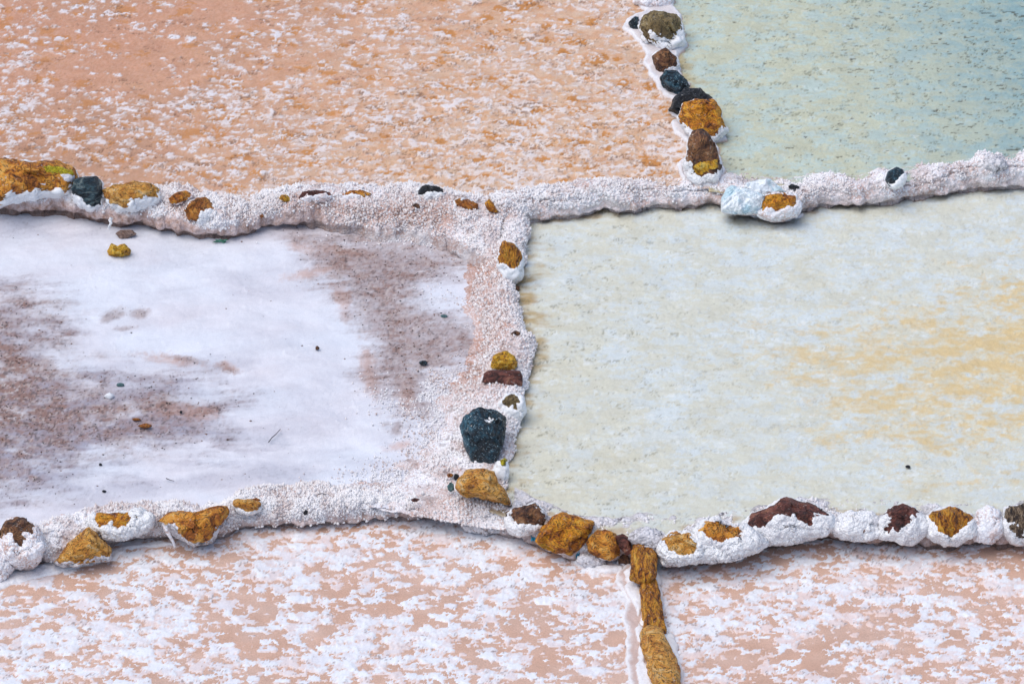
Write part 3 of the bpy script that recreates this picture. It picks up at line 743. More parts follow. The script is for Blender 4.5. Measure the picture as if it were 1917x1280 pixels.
# wall between the upper left pond and the drained pan
pk1 = lambda px, py: 0.9 * blob(px, py, 740, 400, 190, 30) + 0.5 * blob(px, py, 550, 385, 110, 14)
wall('salt_wall', 'pinkish salt wall with a steep undercut face below the upper left pond', [
    (-420, 345, -420, 395, .175, 0, .15), (-100, 350, -100, 402, .175, 0, .15), (0, 350, 0, 405, .175, 0, .1), (60, 350, 60, 405, .175, 0, .1), (110, 352, 110, 410, .175, 0, .1),
    (160, 362, 160, 420, .170, 0, .15), (200, 362, 200, 425, .170, 0, .2), (250, 370, 250, 430, .170, 0, .4), (300, 368, 295, 434, .168, 0, .7), (350, 375, 340, 445, .168, 0, .9),
    (400, 390, 395, 455, .168, 0.05, 1), (440, 383, 440, 452, .168, .05, 1), (480, 374, 490, 442, .170, .1, 1), (520, 370, 540, 432, .170, .15, .9), (570, 365, 600, 425, .18, .4, .8),
    (640, 363, 660, 435, .18, .8, 1), (700, 363, 730, 448, .18, 1, 1), (780, 363, 800, 452, .18, 1, 1), (850, 370, 860, 470, .18, 1, 1), (900, 378, 905, 500, .17, 1, 1), (945, 390, 930, 520, .15, 1, .9)],
    'terrace', ZA, ZC, 11, knobs=11000, pinkf=pk1, facelo=.66, faceamt=1.0)
# wall between the upper ponds and the middle right pond
wall('salt_wall', 'long thin white salt wall above the middle right pond, cracked along its top', [
    (925, 385, 930, 440, .165, .6, .8), (960, 380, 985, 428, .175, .4, .9), (1000, 370, 1040, 415, .170, .25, .9), (1050, 357, 1100, 407, .170, .15, .9), (1120, 348, 1160, 405, .170, .15, .9), (1200, 345, 1230, 402, .170, .15, .9), (1280, 348, 1290, 397, .168, .15, .9),
    (1330, 356, 1340, 393, .17, .1, .7), (1380, 360, 1390, 398, .17, .1, .6), (1440, 360, 1440, 408, .17, .1, .7), (1495, 360, 1500, 404, .17, .1, .7), (1545, 348, 1550, 394, .17, .1, .7), (1600, 344, 1620, 389, .17, .1, .6),
    (1660, 342, 1690, 383, .17, .1, .6), (1720, 330, 1760, 377, .170, .15, .8), (1800, 312, 1830, 365, .19, .15, .9), (1860, 300, 1880, 360, .20, .15, 1), (1920, 303, 1935, 352, .19, .15, 1), (2050, 300, 2060, 345, .19, .15, .8), (2400, 280, 2410, 325, .19, .15, .8)],
    'terrace', ZA, ZD, 23, knobs=6000, faceamt=0.55, cracks=(.50, .62))
# wall between drained pan and middle right pond
pk2 = lambda px, py: 0.75 * blob(px, py, 880, 570, 50, 110) + 0.7 * blob(px, py, 850, 720, 80, 45) + .5 * blob(px, py, 940, 600, 30, 90) + 0.5 * blob(px, py, 850, 470, 100, 40)
wall('salt_wall', 'knobbly salt wall running down the middle, dividing drained pan from pale pond', [
    (840, 385, 985, 420, .15, .9, .8), (875, 425, 985, 450, .14, .9, .9), (885, 460, 982, 480, .13, .9, .9), (880, 500, 978, 515, .12, .9, .9), (862, 540, 962, 545, .12, .9, 1), (868, 575, 965, 580, .12, .8, 1), (885, 610, 980, 612, .12, .8, 1),
    (890, 650, 994, 650, .12, .8, 1), (870, 690, 990, 690, .12, .9, 1), (820, 730, 978, 725, .11, 1, 1), (800, 760, 983, 762, .12, 1, .8), (815, 800, 968, 800, .11, 1, .9), (800, 840, 958, 838, .10, 1, .9), (740, 880, 945, 878, .08, 1, 1), (720, 915, 950, 925, .06, 1, 1), (715, 940, 950, 960, .03, 1, 1), (720, 955, 950, 985, -.04, 1, 1)],
    'mound', ZC - 0.005, ZD - 0.01, 37, knobs=9000, pinkf=pk2, lump=0.014)
def pan_knobs(root, n, seed):
    qx, qy = proj(np.stack([CX, CY, CZ], 1))
    pl = P([p[0] for p in PAN['C']], [p[1] for p in PAN['C']], ZC)[:, :2]
    m_ = (qx > 480) & (qx < 960) & (qy > 380) & (qy < 960)
    ax, ay, az, bx, by = CX[m_], CY[m_], CZ[m_], qx[m_], qy[m_]
    dd = sdf(pl, ax, ay)
    w = np.exp(-np.maximum(dd, 0) / 0.13) * ss(0, .5, fb2(ax / .15, ay / .12, 3, 61) + .25)
    w = np.maximum(w * ss(560, 720, bx), 0.9 * blob(bx, by, 830, 740, 80, 40) + 0.8 * blob(bx, by, 760, 905, 80, 30) + .7 * blob(bx, by, 820, 850, 50, 60) + .6 * blob(bx, by, 800, 450, 120, 16)) * (CBROWN[m_] < .45) * (by > 440)
    nn = np.tile([0., 0., 1.], (len(ax), 1))
    add_knobs(root, np.stack([ax, ay, az + .001], 1), nn, w, 0.9 * ss(-.2, .5, fb2(ax / .1, ay / .1, 3, 66)), n, seed, 0.72)
pan_knobs(WALLS['salt_wall37'], 9000, 5)
# wall between drained pan and lower left pond
wall('salt_wall', 'lumpy white salt wall above the lower left pond', [
    (-420, 1000, -420, 1095, .05, .3, .9), (-100, 985, -100, 1085, .05, .3, .9), (0, 1003, 0, 1075, .02, .35, .9), (40, 1003, 40, 1068, .03, .3, 1), (90, 995, 95, 1060, .02, .4, 1), (140, 985, 150, 1052, .03, .4, .8), (190, 972, 200, 1030, .03, .3, .8),
    (240, 968, 250, 1020, .03, .1, .9), (285, 962, 290, 1018, .03, .1, 1), (330, 965, 330, 1018, .03, .1, .7), (400, 960, 390, 1018, .03, .1, .7), (440, 940, 440, 1000, .04, 0, .9), (480, 934, 480, 1003, .022, 0, 1), (530, 927, 520, 1002, .025, 0, 1), (590, 926, 585, 995, .025, 0, 1),
    (630, 934, 635, 985, .022, 0, 1), (690, 932, 690, 985, .022, 0, 1), (750, 930, 750, 985, .022, 0, 1), (800, 930, 810, 982, .022, 0, 1), (850, 935, 860, 985, .022, .05, 1), (900, 945, 900, 998, .022, .1, .9), (960, 958, 955, 1005, .015, .2, .8), (1000, 970, 1000, 1010, .0, .3, .5)],
    'terrace', ZC, ZE, 41, knobs=15000, front=0.75, facelo=0.50)
# low silt bank that carries the row of stones above the lower right pond
wall('salt_wall', 'low dark silt bank beaded with salt below the row of crusted stones', [
    (960, 975, 960, 1005, 0.012, .5, .4), (1020, 990, 1010, 1035, 0.012, .3, .3), (1080, 1000, 1075, 1055, 0.012, .2, .3), (1150, 1010, 1150, 1060, 0.012, .2, .3), (1200, 1012, 1200, 1052, 0.01, .1, .5), (1260, 1008, 1265, 1058, 0.025, 0, .5), (1330, 1000, 1330, 1055, 0.025, 0, .5), (1400, 995, 1400, 1040, 0.025, 0, .4),
    (1470, 985, 1470, 1026, 0.025, 0, .3), (1550, 982, 1555, 1020, 0.025, 0, .3), (1640, 980, 1640, 1024, 0.025, 0, .3), (1740, 980, 1740, 1030, 0.025, 0, .3), (1850, 982, 1850, 1032, 0.025, 0, .3), (1950, 985, 1950, 1030, 0.025, 0, .3), (2400, 970, 2400, 1015, 0.025, 0, .3)],
    'terrace', ZD, ZF, 53, knobs=1500, matkey='crust_grey', faceamt=1.0)
# wall between the two lower ponds
wall('salt_wall', 'smooth white salt bank around a line of golden stones dividing the lower ponds', [
    (1176, 1005, 1240, 1012, .0, .1, .6), (1176, 1040, 1236, 1045, -.06, .1, .3), (1178, 1085, 1238, 1088, -.10, .1, .3), (1190, 1120, 1243, 1120, -.105, .1, .1), (1196, 1160, 1247, 1160, -.105, .1, .1), (1198, 1200, 1262, 1200, -.105, .1, .1), (1200, 1240, 1268, 1240, -.105, .1, .1), (1205, 1285, 1278, 1285, -.105, .1, .1), (1230, 1500, 1305, 1500, -.105, .1, .1), (1240, 1700, 1310, 1700, -.105, .1, .1)],
    'mound', ZE, ZF, 67, knobs=0, cracks=(), matkey='crust_smooth', lump=0.010, faceamt=0.3)

# ------------------------------------------------------------------ flat salt ledges at the waterline
def ledge(label, poly, z, h, seed, pinkamt=0.2, cat='salt ledge', soft=0.018):
    pp = P([p[0] for p in poly], [p[1] for p in poly], z)[:, :2]
    lo, hi = pp.min(0) - 0.03, pp.max(0) + 0.03
    X, Y = np.meshgrid(np.arange(lo[0], hi[0], 0.006), np.arange(lo[1], hi[1], 0.008), indexing='ij')
    x, y = X.ravel(), Y.ravel()
    d = sdf(pp, x, y) + 0.014 * fb2(x / 0.05, y / 0.06, 4, seed) + 0.010 * fb2(x / .14, y / .2, 2, seed + 9)
    zz = z - 0.006 + (h + 0.006) * np.sqrt(np.clip(ss(-0.004, soft, d), 0, 1)) + (0.004 * fb2(x / .05, y / .05, 3, seed + 1) + 0.002 * fb2(x / .015, y / .015, 2, seed + 2)) * ss(0, .02, d)
    f = grid_faces(*X.shape); keep = (d[f] > -0.006).any(axis=1)
    at = dict(face=ss(0.006, -0.003, d) * .8, pink=np.clip(pinkamt * ss(0.012, 0.045, d) + 0.25 * ss(.1, .8, fb2(x / .06, y / .06, 3, seed + 4)) * pinkamt, 0, 1))
    v, ff, at = compact(np.stack([x, y, zz], 1), f[keep], at)
    c = v.mean(0); c[2] = z
    o = mesh_np('salt_ledge', v, ff, M['ledge'], attrs=at, origin=c)
    tag(o, label, cat, 'salt ledges along the waterline')
    return o
ledge('scalloped white salt ledge under the stones dividing the two upper ponds', [(1190, -60), (1187, -10), (1190, 12), (1205, 22), (1170, 38), (1167, 55), (1182, 70), (1196, 85), (1212, 105), (1204, 120), (1212, 140), (1226, 155), (1240, 178), (1262, 190), (1248, 212), (1266, 224), (1252, 232), (1262, 250), (1290, 268), (1284, 290), (1262, 312), (1278, 336), (1310, 352), (1352, 348), (1356, 322), (1346, 290), (1340, 268), (1362, 262), (1358, 245), (1345, 215), (1300, 180), (1275, 140), (1268, 110), (1286, 88), (1282, 60), (1272, 30), (1262, 15), (1262, -10), (1270, -60)], ZA, 0.022, 801, 0.35)
ledge('wide pinkish salt shelf left of the golden stones in the lower divider', [(1150, 1072), (1170, 1056), (1200, 1062), (1210, 1120), (1222, 1200), (1235, 1300), (1240, 1420), (1190, 1420), (1174, 1310), (1178, 1270), (1170, 1235), (1176, 1190), (1163, 1150), (1170, 1120), (1156, 1098)], ZE, 0.014, 811, 0.95)
ledge('narrow white rim of salt hugging the left side of the lower divider', [(1168, 1070), (1185, 1055), (1192, 1090), (1206, 1122), (1200, 1150), (1212, 1200), (1210, 1240), (1228, 1300), (1235, 1420), (1210, 1420), (1204, 1300), (1192, 1250), (1198, 1215), (1188, 1180), (1190, 1140), (1176, 1110)], ZE + 0.012, 0.018, 821, 0.0)
ledge('curved white salt lip in the lower left pond under the two golden stones', [(1062, 1040), (1085, 1050), (1130, 1058), (1172, 1060), (1172, 1072), (1140, 1074), (1100, 1070), (1070, 1058)], ZE, 0.02, 831, 0.0)
ledge('flat white salt shelf beneath the triangular ochre stone at lower left', [(-200, 1078), (0, 1060), (80, 1055), (110, 1048), (210, 1030), (240, 1018), (300, 1012), (330, 1020), (240, 1030), (220, 1048), (160, 1060), (90, 1078), (30, 1092), (0, 1105), (-200, 1130)], ZE, 0.012, 841, 0.1)
ledge('pale salt skirt under the leftover bag and the ochre stone', [(1345, 392), (1420, 402), (1500, 398), (1520, 392), (1508, 406), (1470, 416), (1430, 414), (1390, 404)], ZD, 0.012, 851, 0.3)

# ------------------------------------------------------------------ stones
RADC = [0]
def stone(label, outline, z, mat, patch=None, crust=None, name='stone', sub=5, depth=1.0, sink=0.35, facet=0.75, rough=0.07, thick=0.010, knob=0.006, cat='stone', group='stones set in the salt walls', seed=None, notch=None, jag=3.0, box=0.8, lay=False):
    RADC[0] += 1
    if crust is None and sub >= 5 and 'on the drained pan' not in label and 'lying' not in label and name != 'pebble':
        patch, crust, thick, knob = ('below', 0.24), 'crust', 0.005, 0.005
    seed = RADC[0] * 31 if seed is None else seed
    r = np.random.default_rng(seed)
    ol = np.asarray(outline, float)
    # area centroid
    x0, y0 = ol[:, 0], ol[:, 1]; x1, y1 = np.roll(x0, -1), np.roll(y0, -1)
    cr = x0 * y1 - x1 * y0; A = cr.sum() / 2
    cx, cy = ((x0 + x1) * cr).sum() / (6 * A), ((y0 + y1) * cr).sum() / (6 * A)
    hh = (y0.max() - y0.min()) / 2
    c0 = P(cx, cy, z)
    mpp = np.dot(c0 - CAM, FW) * HALF / 958.5
    C = P(cx, cy, z + hh * mpp * sink)
    mpp = np.dot(C - CAM, FW) * HALF / 958.5
    wpx = x0.max() - x0.min()
    sub = 6 if wpx > 80 else min(sub, 5 if wpx > 32 else 4)
    iv, fi = ico(sub)
    th = np.arctan2(iv[:, 1], iv[:, 0])
    # polar outline
    tt = np.linspace(-math.pi, math.pi, 181)
    R = np.zeros(181)
    dx, dy = np.cos(tt), -np.sin(tt)
    for i in range(len(ol)):
        ax, ay = ol[i][0] - cx, ol[i][1] - cy
        bx, by = ol[(i + 1) % len(ol)][0] - cx, ol[(i + 1) % len(ol)][1] - cy
        ex, ey = bx - ax, by - ay
        den = dx * ey - dy * ex
        with np.errstate(all='ignore'):
            s = (ax * ey - ay * ex) / den; q = (ax * dy - ay * dx) / den
        ok = (q >= -1e-6) & (q <= 1 + 1e-6) & (s > 0)
        R = np.where(ok & (s > R), s, R)
    R = R * mpp
    rho = np.sqrt(iv[:, 0] ** 2 + iv[:, 1] ** 2)
    Rt = np.interp(th, tt, R)
    W2 = (x0.max() - x0.min()) / 2 * mpp; H2 = hh * mpp
    dp = min(W2, H2 * 1.3) * depth
    rb = rho ** box
    u, w_ = iv[:, 0] / (rho + 1e-9) * Rt * rb, iv[:, 1] / (rho + 1e-9) * Rt * rb
    tw = np.sign(iv[:, 2]) * np.abs(iv[:, 2]) ** 0.75 * dp
    # facets: random cutting planes on the unit shape
    ns = r.normal(size=(16, 3)); ns /= np.linalg.norm(ns, axis=1, keepdims=True)
    dd = r.uniform(0.78, 0.96, 16)
    dots = iv @ ns.T
    fac = np.min(np.where(dots > 0.05, dd[None] / np.maximum(dots, 0.05), 9), axis=1)
    fac = np.clip(fac, 0.75, 1.0)
    fac = 1 - (1 - fac) * facet
    side = ss(0.75, 0.98, rho)                        # keep the traced outline, facet the faces
    fuv = 1 - (1 - fac) * (1 - 0.65 * side)
    loc = np.stack([u * fuv, w_ * fuv, tw * fac], 1)
    if lay:                                            # a long stone lying along the ground, away from the viewer
        C = P(cx, cy, z)
        v = C + loc[:, :1] * RT + loc[:, 1:2] * np.array([0, 1 / math.sin(PITCH), 0]) * 0.94 + (loc[:, 2:3] / max(dp, 1e-6) * W2 * 0.85) * np.array([0, 0, 1.0])
    else:
        v = C + loc[:, :1] * RT + loc[:, 1:2] * UP - loc[:, 2:3] * FW
    size = (W2 * H2) ** 0.5
    nf = 26                                            # broken faces: each patch tilts its own way
    pc = r.normal(size=(nf, 3)); pc /= np.linalg.norm(pc, axis=1, keepdims=True)
    pg = r.normal(size=(nf, 3)) * 0.16; po = r.uniform(-0.05, 0.05, nf)
    q_ = iv + 0.10 * np.stack([fb3(iv + k_ * 9, .5, 3, seed + k_) for k_ in range(3)], 1)
    sel = np.argmax(q_ @ pc.T, axis=1)
    br = ((iv - pc[sel]) * pg[sel]).sum(1) + po[sel]
    v = v + (v - C) * (br * facet * (1 - 0.45 * side))[:, None]
    nn = vnormals(v, fi)
    if ((v - C) * nn).sum() < 0: nn = -nn; fi = fi[:, ::-1]
    v = v + nn * (size * (rough * 1.3 * fb3(v, size * 0.75, 3, seed) + rough * 1.1 * (0.35 - np.abs(fb3(v, size * 0.45, 4, seed + 2, 0.6))) + rough * 0.35 * (0.3 - np.abs(fb3(v, size * 0.16, 3, seed + 4, 0.6)))))[:, None]
    if notch:                                          # hollow worn into the top
        px, py = proj(v)
        v = v - (nn * 0.0 + UP * 0.35 - FW * 0.65) * (blob(px, py, *notch[:4]) * notch[4] * (iv[:, 2] > -0.2))[:, None]
    nn = vnormals(v, fi)
    org = C.copy(); org[2] = v[:, 2].min()
    body = mesh_np(name, v, fi, M[mat], origin=org)
    tag(body, label, cat, group)
    if crust:
        px, py = proj(v)
        jn = jag * 1.6 * fb3(v, 0.022, 4, seed + 5) + jag * 2.2 * fb3(v, 0.07, 2, seed + 6)
        if patch == 'all':
            mk = np.full(len(v), 30.0)
        elif patch == 'base':                          # only a skirt of crust round the foot
            mk = (np.interp(0.30, [0, 1], [v[:, 2].min(), v[:, 2].max()]) - v[:, 2]) / mpp + jn
        elif isinstance(patch, tuple):                 # ('below', fraction of the height)
            mk = (v[:, 2].min() + patch[1] * (v[:, 2].max() - v[:, 2].min()) - v[:, 2]) / mpp + jn
        else:
            mk = -sdf(patch, px, py) + jn
            mk = np.where(iv[:, 2] < -0.1, np.maximum(mk, 12 * (-iv[:, 2])), mk)
        th_ = thick * ss(0.0, 6.0, mk) - 0.002 + (mk < 0) * mk * 0.001
        kk = worley3(v, 0.019, seed + 9)
        vv = v + nn * (th_ + 1.4 * knob * (0.55 - kk) * ss(0, 5, mk) + (0.6 * thick * fb3(v, 0.07, 3, seed + 11) + .4 * thick * (.3 - np.abs(fb3(v, .03, 3, seed + 13)))) * ss(0, 6, mk))[:, None]
        keep = (mk[fi] > -1.0).all(axis=1)
        if keep.any():
            hz = (v[:, 2] - v[:, 2].min()) / (np.ptp(v[:, 2]) + 1e-6)
            at = dict(face=0.75 * ss(0.30, 0.05, hz + 0.12 * fb3(v, .05, 3, seed + 14)), dark=0.35 * ss(2.5, 0, mk), pink=np.clip(0.5 * ss(0.2, 0.8, fb3(v, .06, 3, seed + 12)), 0, 1) * (crust != 'crust_smooth'))
            v2, f2, at = compact(vv, fi[keep], at)
            co = mesh_np('salt_crust', v2, f2, M[crust], parent=body, attrs=at, origin=org)
    return body

def lichen(parent, poly, seed, thick=0.006, mat='lichen', name='lichen', jag=2.0):
    """a crusty coat over part of an existing stone"""
    me = parent.data
    v = np.empty(len(me.vertices) * 3, np.float32); me.vertices.foreach_get('co', v); v = v.reshape(-1, 3).astype(float) + np.array(parent.location)
    f = np.empty(len(me.polygons) * 3, np.int32); me.polygons.foreach_get('vertices', f); f = f.reshape(-1, 3)
    nn = vnormals(v, f)
    px, py = proj(v)
    mk = sdf(poly, px, py) + jag * fb3(v, 0.02, 4, seed)
    mk = np.where((v - CAM - (v - CAM).mean(0)) @ FW > 0.02, -9, mk)
    vv = v + nn * (thick * ss(0, 4, mk) - 0.001 + 0.003 * fb3(v, .01, 2, seed + 1) * (mk > 0))[:, None]
    keep = (mk[f] > -1).all(axis=1)
    if keep.any():
        v2, f2, at = compact(vv, f[keep], dict(face=np.zeros(len(v)), dark=np.zeros(len(v)), pink=np.zeros(len(v))))
        mesh_np(name, v2, f2, M[mat], parent=parent, attrs=at, origin=np.array(parent.location))

G1 = 'stones set in the salt wall above the drained pan'
G2 = 'stones dividing the two upper ponds'
G3 = 'stones set in the middle salt wall'
G4 = 'stones set in the salt wall above the lower left pond'
G5 = 'stones in the row above the lower right pond'
G6 = 'stones in the divider of the lower ponds'

# --- wall above the drained pan
s = stone('large rough ochre boulder with bright yellow lichen at the left edge', [(-15, 301), (0, 300), (37, 302), (75, 303), (105, 307), (135, 320), (141, 332), (135, 346), (132, 364), (118, 366), (95, 366), (62, 368), (25, 374), (0, 385), (-25, 390), (-40, 360), (-30, 315)], .15, 'ochre', [(-60, 280), (160, 290), (150, 340), (133, 347), (127, 364), (118, 364), (110, 350), (95, 353), (82, 347), (62, 350), (45, 360), (28, 362), (10, 366), (0, 380), (-60, 390)], 'crust_smooth', sub=6, group=G1, name='boulder', cat='boulder', thick=0.012)
lichen(s, [(78, 310), (105, 311), (136, 318), (139, 327), (115, 328), (85, 322)], 3, jag=4)
lichen(s, [(112, 325), (128, 323), (141, 330), (140, 343), (122, 341), (114, 334)], 5, 0.008, 'crust_grey', 'salt_patch', 3)
stone('dark slate-blue stone between the lichen boulder and the flat ochre stone', [(133, 353), (140, 338), (158, 330), (180, 330), (192, 342), (190, 362), (189, 384), (170, 394), (150, 386), (138, 366)], .15, 'slate', [(120, 320), (200, 320), (192, 360), (187, 377), (170, 379), (148, 375), (134, 358)], 'crust_smooth', sub=6, group=G1)
stone('flat oval yellow-ochre stone with salt creeping up its front', [(189, 354), (213, 346), (255, 341), (283, 343), (299, 355), (302, 372), (285, 386), (255, 396), (225, 394), (205, 382), (195, 368)], .15, 'ochre_pale', [(185, 340), (255, 330), (310, 340), (300, 358), (293, 367), (275, 368), (260, 371), (241, 374), (238, 384), (225, 386), (211, 378), (198, 366)], 'crust_smooth', sub=6, group=G1)
stone('small dark ochre stone peeking over the wall beside the orange stone', [(314, 372), (328, 361), (348, 357), (361, 365), (352, 375), (330, 383), (318, 380)], .165, 'ochre', [(305, 350), (365, 350), (360, 366), (345, 370), (329, 379), (317, 377)], 'crust', group=G1)
s = stone('orange stone sunk in white knobbly crust on the wall bend', [(345, 395), (352, 380), (368, 370), (385, 370), (400, 380), (404, 395), (396, 408), (380, 414), (364, 418), (350, 414)], .13, 'orange', [(345, 397), (356, 381), (375, 369), (392, 373), (399, 384), (385, 387), (373, 393), (368, 405), (362, 418), (352, 411)], 'crust_white', sub=6, group=G1, knob=0.010)
stone('grey and tan chip stuck on the salt beside the orange stone', [(372, 392), (382, 384), (393, 392), (394, 402), (380, 401)], .16, 'pinkstone', sub=4, group=G1)
stone('small yellow stone poking from the wall crest, leftmost of the small crest stones', [(521, 372), (528, 364), (538, 366), (546, 375), (534, 379)], .175, 'yellow', sub=4, group=G1)
stone('dark red-brown stone with salt crawling up, on the crest past the yellow one', [(558, 372), (566, 360), (592, 355), (618, 360), (624, 370), (600, 378), (570, 378)], .165, 'red', [(550, 350), (625, 352), (622, 364), (606, 362), (588, 360), (574, 362), (564, 368), (558, 368)], 'crust', group=G1)
stone('flat brown stone half hidden in the crest next to the dark red one', [(636, 366), (655, 356), (680, 357), (696, 363), (684, 372), (650, 374)], .165, 'ochre', [(636, 350), (695, 350), (692, 362), (680, 365), (662, 360), (650, 363), (640, 364)], 'crust', group=G1)
stone('dark grey stone dusted with salt on the crest, midway along the wall', [(776, 368), (784, 353), (797, 346), (823, 350), (838, 364), (824, 372), (795, 374)], .165, 'black', [(783, 365), (784, 340), (840, 340), (842, 366), (824, 361), (812, 364), (803, 360), (792, 366)], 'crust_white', group=G1)
stone('tiny brown stone on the inner slope below the dark grey one', [(772, 384), (777, 380), (785, 383), (786, 391), (777, 391)], .155, 'brown', sub=4, group=G1)
stone('rounded orange-ochre stone with a white salt spot near the junction', [(851, 376), (863, 371), (880, 374), (895, 383), (895, 391), (880, 398), (864, 394), (853, 386)], .15, 'orange', [(849, 372), (861, 370), (862, 378), (868, 383), (872, 373), (898, 378), (897, 392), (880, 399), (866, 393), (858, 384)], 'crust_white', sub=5, group=G1)
stone('thin ochre shard standing upright at the wall junction', [(908, 380), (916, 372), (924, 381), (933, 399), (918, 396), (911, 390)], .16, 'gold', sub=4, group=G1, facet=0.9)
stone('tiny rusty pebble stuck in the pink face of the wall', [(485, 404), (491, 401), (495, 405), (489, 409)], .13, 'orange', sub=3, group=G1)
# loose stones on the drained pan
GL = 'loose stones lying on the drained pan'
stone('flat pinkish grey stone lying just under the wall on the drained pan', [(216, 437), (225, 431), (248, 431), (255, 438), (241, 446), (225, 448)], .0, 'pinkstone', sub=5, group=GL, sink=.6)
stone('lumpy bright yellow stone lying alone on the white salt', [(200, 470), (209, 456), (220, 461), (234, 456), (245, 467), (243, 476), (230, 481), (213, 481), (203, 478)], .0, 'yellow', sub=6, group=GL, sink=.7, facet=.8)
# --- divider of the upper ponds
stone('large khaki-brown stone capped with crust, topmost in the divider', [(1197, 47), (1204, 28), (1223, 22), (1267, 27), (1274, 41), (1278, 62), (1282, 84), (1258, 98), (1229, 94), (1206, 72)], .16, 'khaki', [(1190, 47), (1200, 15), (1280, 15), (1276, 60), (1260, 60), (1254, 67), (1236, 66), (1217, 54), (1213, 62), (1222, 92), (1204, 74), (1196, 60)], 'crust_smooth', sub=6, group=G2, sink=.5)
stone('small pale blue crusted stone left of the big khaki one', [(1176, 44), (1183, 33), (1195, 29), (1197, 55), (1184, 61)], .16, 'blue', [(1180, 40), (1192, 32), (1194, 50), (1184, 56)], 'crust_white', sub=5, group=G2, jag=5, sink=.5)
stone('small black pitted stone under the khaki one in the divider', [(1222, 106), (1232, 96), (1245, 88), (1256, 96), (1268, 108), (1270, 124), (1255, 138), (1232, 138), (1224, 122)], .16, 'brown', [(1215, 85), (1275, 85), (1262, 118), (1250, 116), (1244, 124), (1236, 134), (1226, 126)], 'crust_white', sub=5, group=G2, sink=.5)
stone('smooth dark blue stone in the divider of the upper ponds', [(1238, 147), (1245, 132), (1268, 133), (1281, 145), (1293, 163), (1284, 174), (1266, 180), (1246, 168)], .165, 'blue', ('below', 0.25), 'crust_smooth', sub=5, group=G2, sink=.5, thick=.005)
stone('black arched stone behind the golden stone in the divider', [(1248, 208), (1262, 184), (1286, 167), (1311, 165), (1332, 182), (1338, 205), (1310, 222), (1272, 220)], .165, 'black', ('below', 0.30), 'crust_white', sub=6, group=G2, sink=.5, thick=.006)
stone('round golden-brown stone in front of the black arched one', [(1268, 218), (1280, 194), (1301, 184), (1336, 187), (1351, 212), (1358, 246), (1341, 262), (1310, 262), (1284, 248)], .165, 'gold', [(1262, 222), (1275, 180), (1345, 175), (1360, 235), (1340, 252), (1320, 250), (1300, 244), (1276, 230)], 'crust_white', sub=6, group=G2, sink=.6)
s = stone('tall dark brown stone with a golden foot, last of the divider before the long wall', [(1286, 276), (1294, 246), (1314, 240), (1329, 252), (1342, 281), (1352, 322), (1346, 344), (1310, 350), (1288, 334), (1280, 310)], .165, 'brown', [(1287, 240), (1340, 240), (1344, 285), (1348, 314), (1330, 325), (1306, 332), (1297, 324), (1299, 305), (1288, 296)], 'crust_white', sub=6, group=G2, sink=.5)
lichen(s, [(1297, 312), (1312, 302), (1342, 299), (1346, 315), (1322, 324), (1304, 331)], 15, 0.006, 'yellow', 'golden_patch', 2)
stone('white salt-covered stone entering at the top of the frame', [(1188, 5), (1190, -16), (1215, -28), (1245, -26), (1260, -8), (1258, 8), (1236, 16), (1206, 15)], .16, 'pinkstone', 'all', 'crust', sub=5, group=G2, sink=.3)
# --- long wall above the middle right pond
stone('ochre stone with crusted base beside the white plastic bag', [(1420, 404), (1424, 380), (1434, 366), (1462, 362), (1490, 365), (1500, 384), (1498, 402), (1470, 411), (1440, 411)], .10, 'gold', [(1420, 388), (1430, 366), (1462, 360), (1492, 362), (1494, 384), (1478, 382), (1464, 386), (1448, 393), (1440, 386), (1430, 392)], 'crust', sub=6, group='stones on the long salt wall')
stone('rounded dark blue stone with one salted side, standing on the long wall', [(1657, 337), (1662, 321), (1678, 312), (1691, 317), (1696, 335), (1688, 349), (1673, 354), (1661, 346)], .165, 'blue', [(1645, 340), (1655, 300), (1700, 300), (1693, 320), (1682, 322), (1680, 336), (1672, 344), (1665, 347)], 'crust_smooth', sub=6, group='stones on the long salt wall', sink=.7, facet=.2, rough=.02)
stone('tiny dark stone behind the plastic bag', [(1475, 349), (1482, 344), (1498, 350), (1496, 354), (1480, 354)], .17, 'black', sub=4, group='stones on the long salt wall')
stone('dark crusted stone at the raised right end of the long wall', [(1838, 309), (1845, 298), (1860, 293), (1878, 298), (1886, 312), (1862, 320), (1844, 318)], .185, 'black', 'all', 'crust_grey', sub=5, group='stones on the long salt wall', knob=.01)
# --- middle wall
stone('dark gold fibrous stone at the top of the middle wall', [(932, 486), (937, 462), (944, 452), (964, 458), (976, 470), (982, 492), (974, 522), (958, 534), (944, 530), (936, 508)], .10, 'gold_fibre', [(928, 488), (936, 450), (968, 452), (975, 470), (974, 485), (964, 497), (957, 504), (944, 494)], 'crust_smooth', sub=6, group=G3, sink=.4)
stone('small brown salted stone at the foot of the middle wall, beside the pale pond', [(952, 541), (960, 534), (972, 536), (974, 542), (960, 546)], .02, 'brown', sub=4, group=G3)
stone('bright yellow-green stone sitting on the brown slab', [(919, 686), (922, 667), (932, 660), (948, 657), (963, 666), (968, 679), (964, 692), (937, 694), (922, 692)], .11, 'yellow', sub=6, group=G3, sink=.5)
stone('dark brown oblong slab under the yellow-green stone', [(902, 716), (905, 698), (914, 693), (974, 693), (979, 704), (977, 722), (950, 723), (930, 719)], .10, 'red', sub=6, group=G3, sink=.4, facet=.3, box=.55, rough=.035)
stone('olive stone almost swallowed by smooth salt below the brown slab', [(936, 756), (948, 738), (966, 736), (980, 750), (984, 768), (974, 784), (956, 786), (942, 774)], .09, 'khaki', [(943, 752), (950, 744), (960, 739), (968, 744), (972, 752), (967, 754), (968, 768), (964, 766), (960, 756), (952, 762)], 'crust_smooth', sub=6, group=G3, sink=.3, jag=1.5)
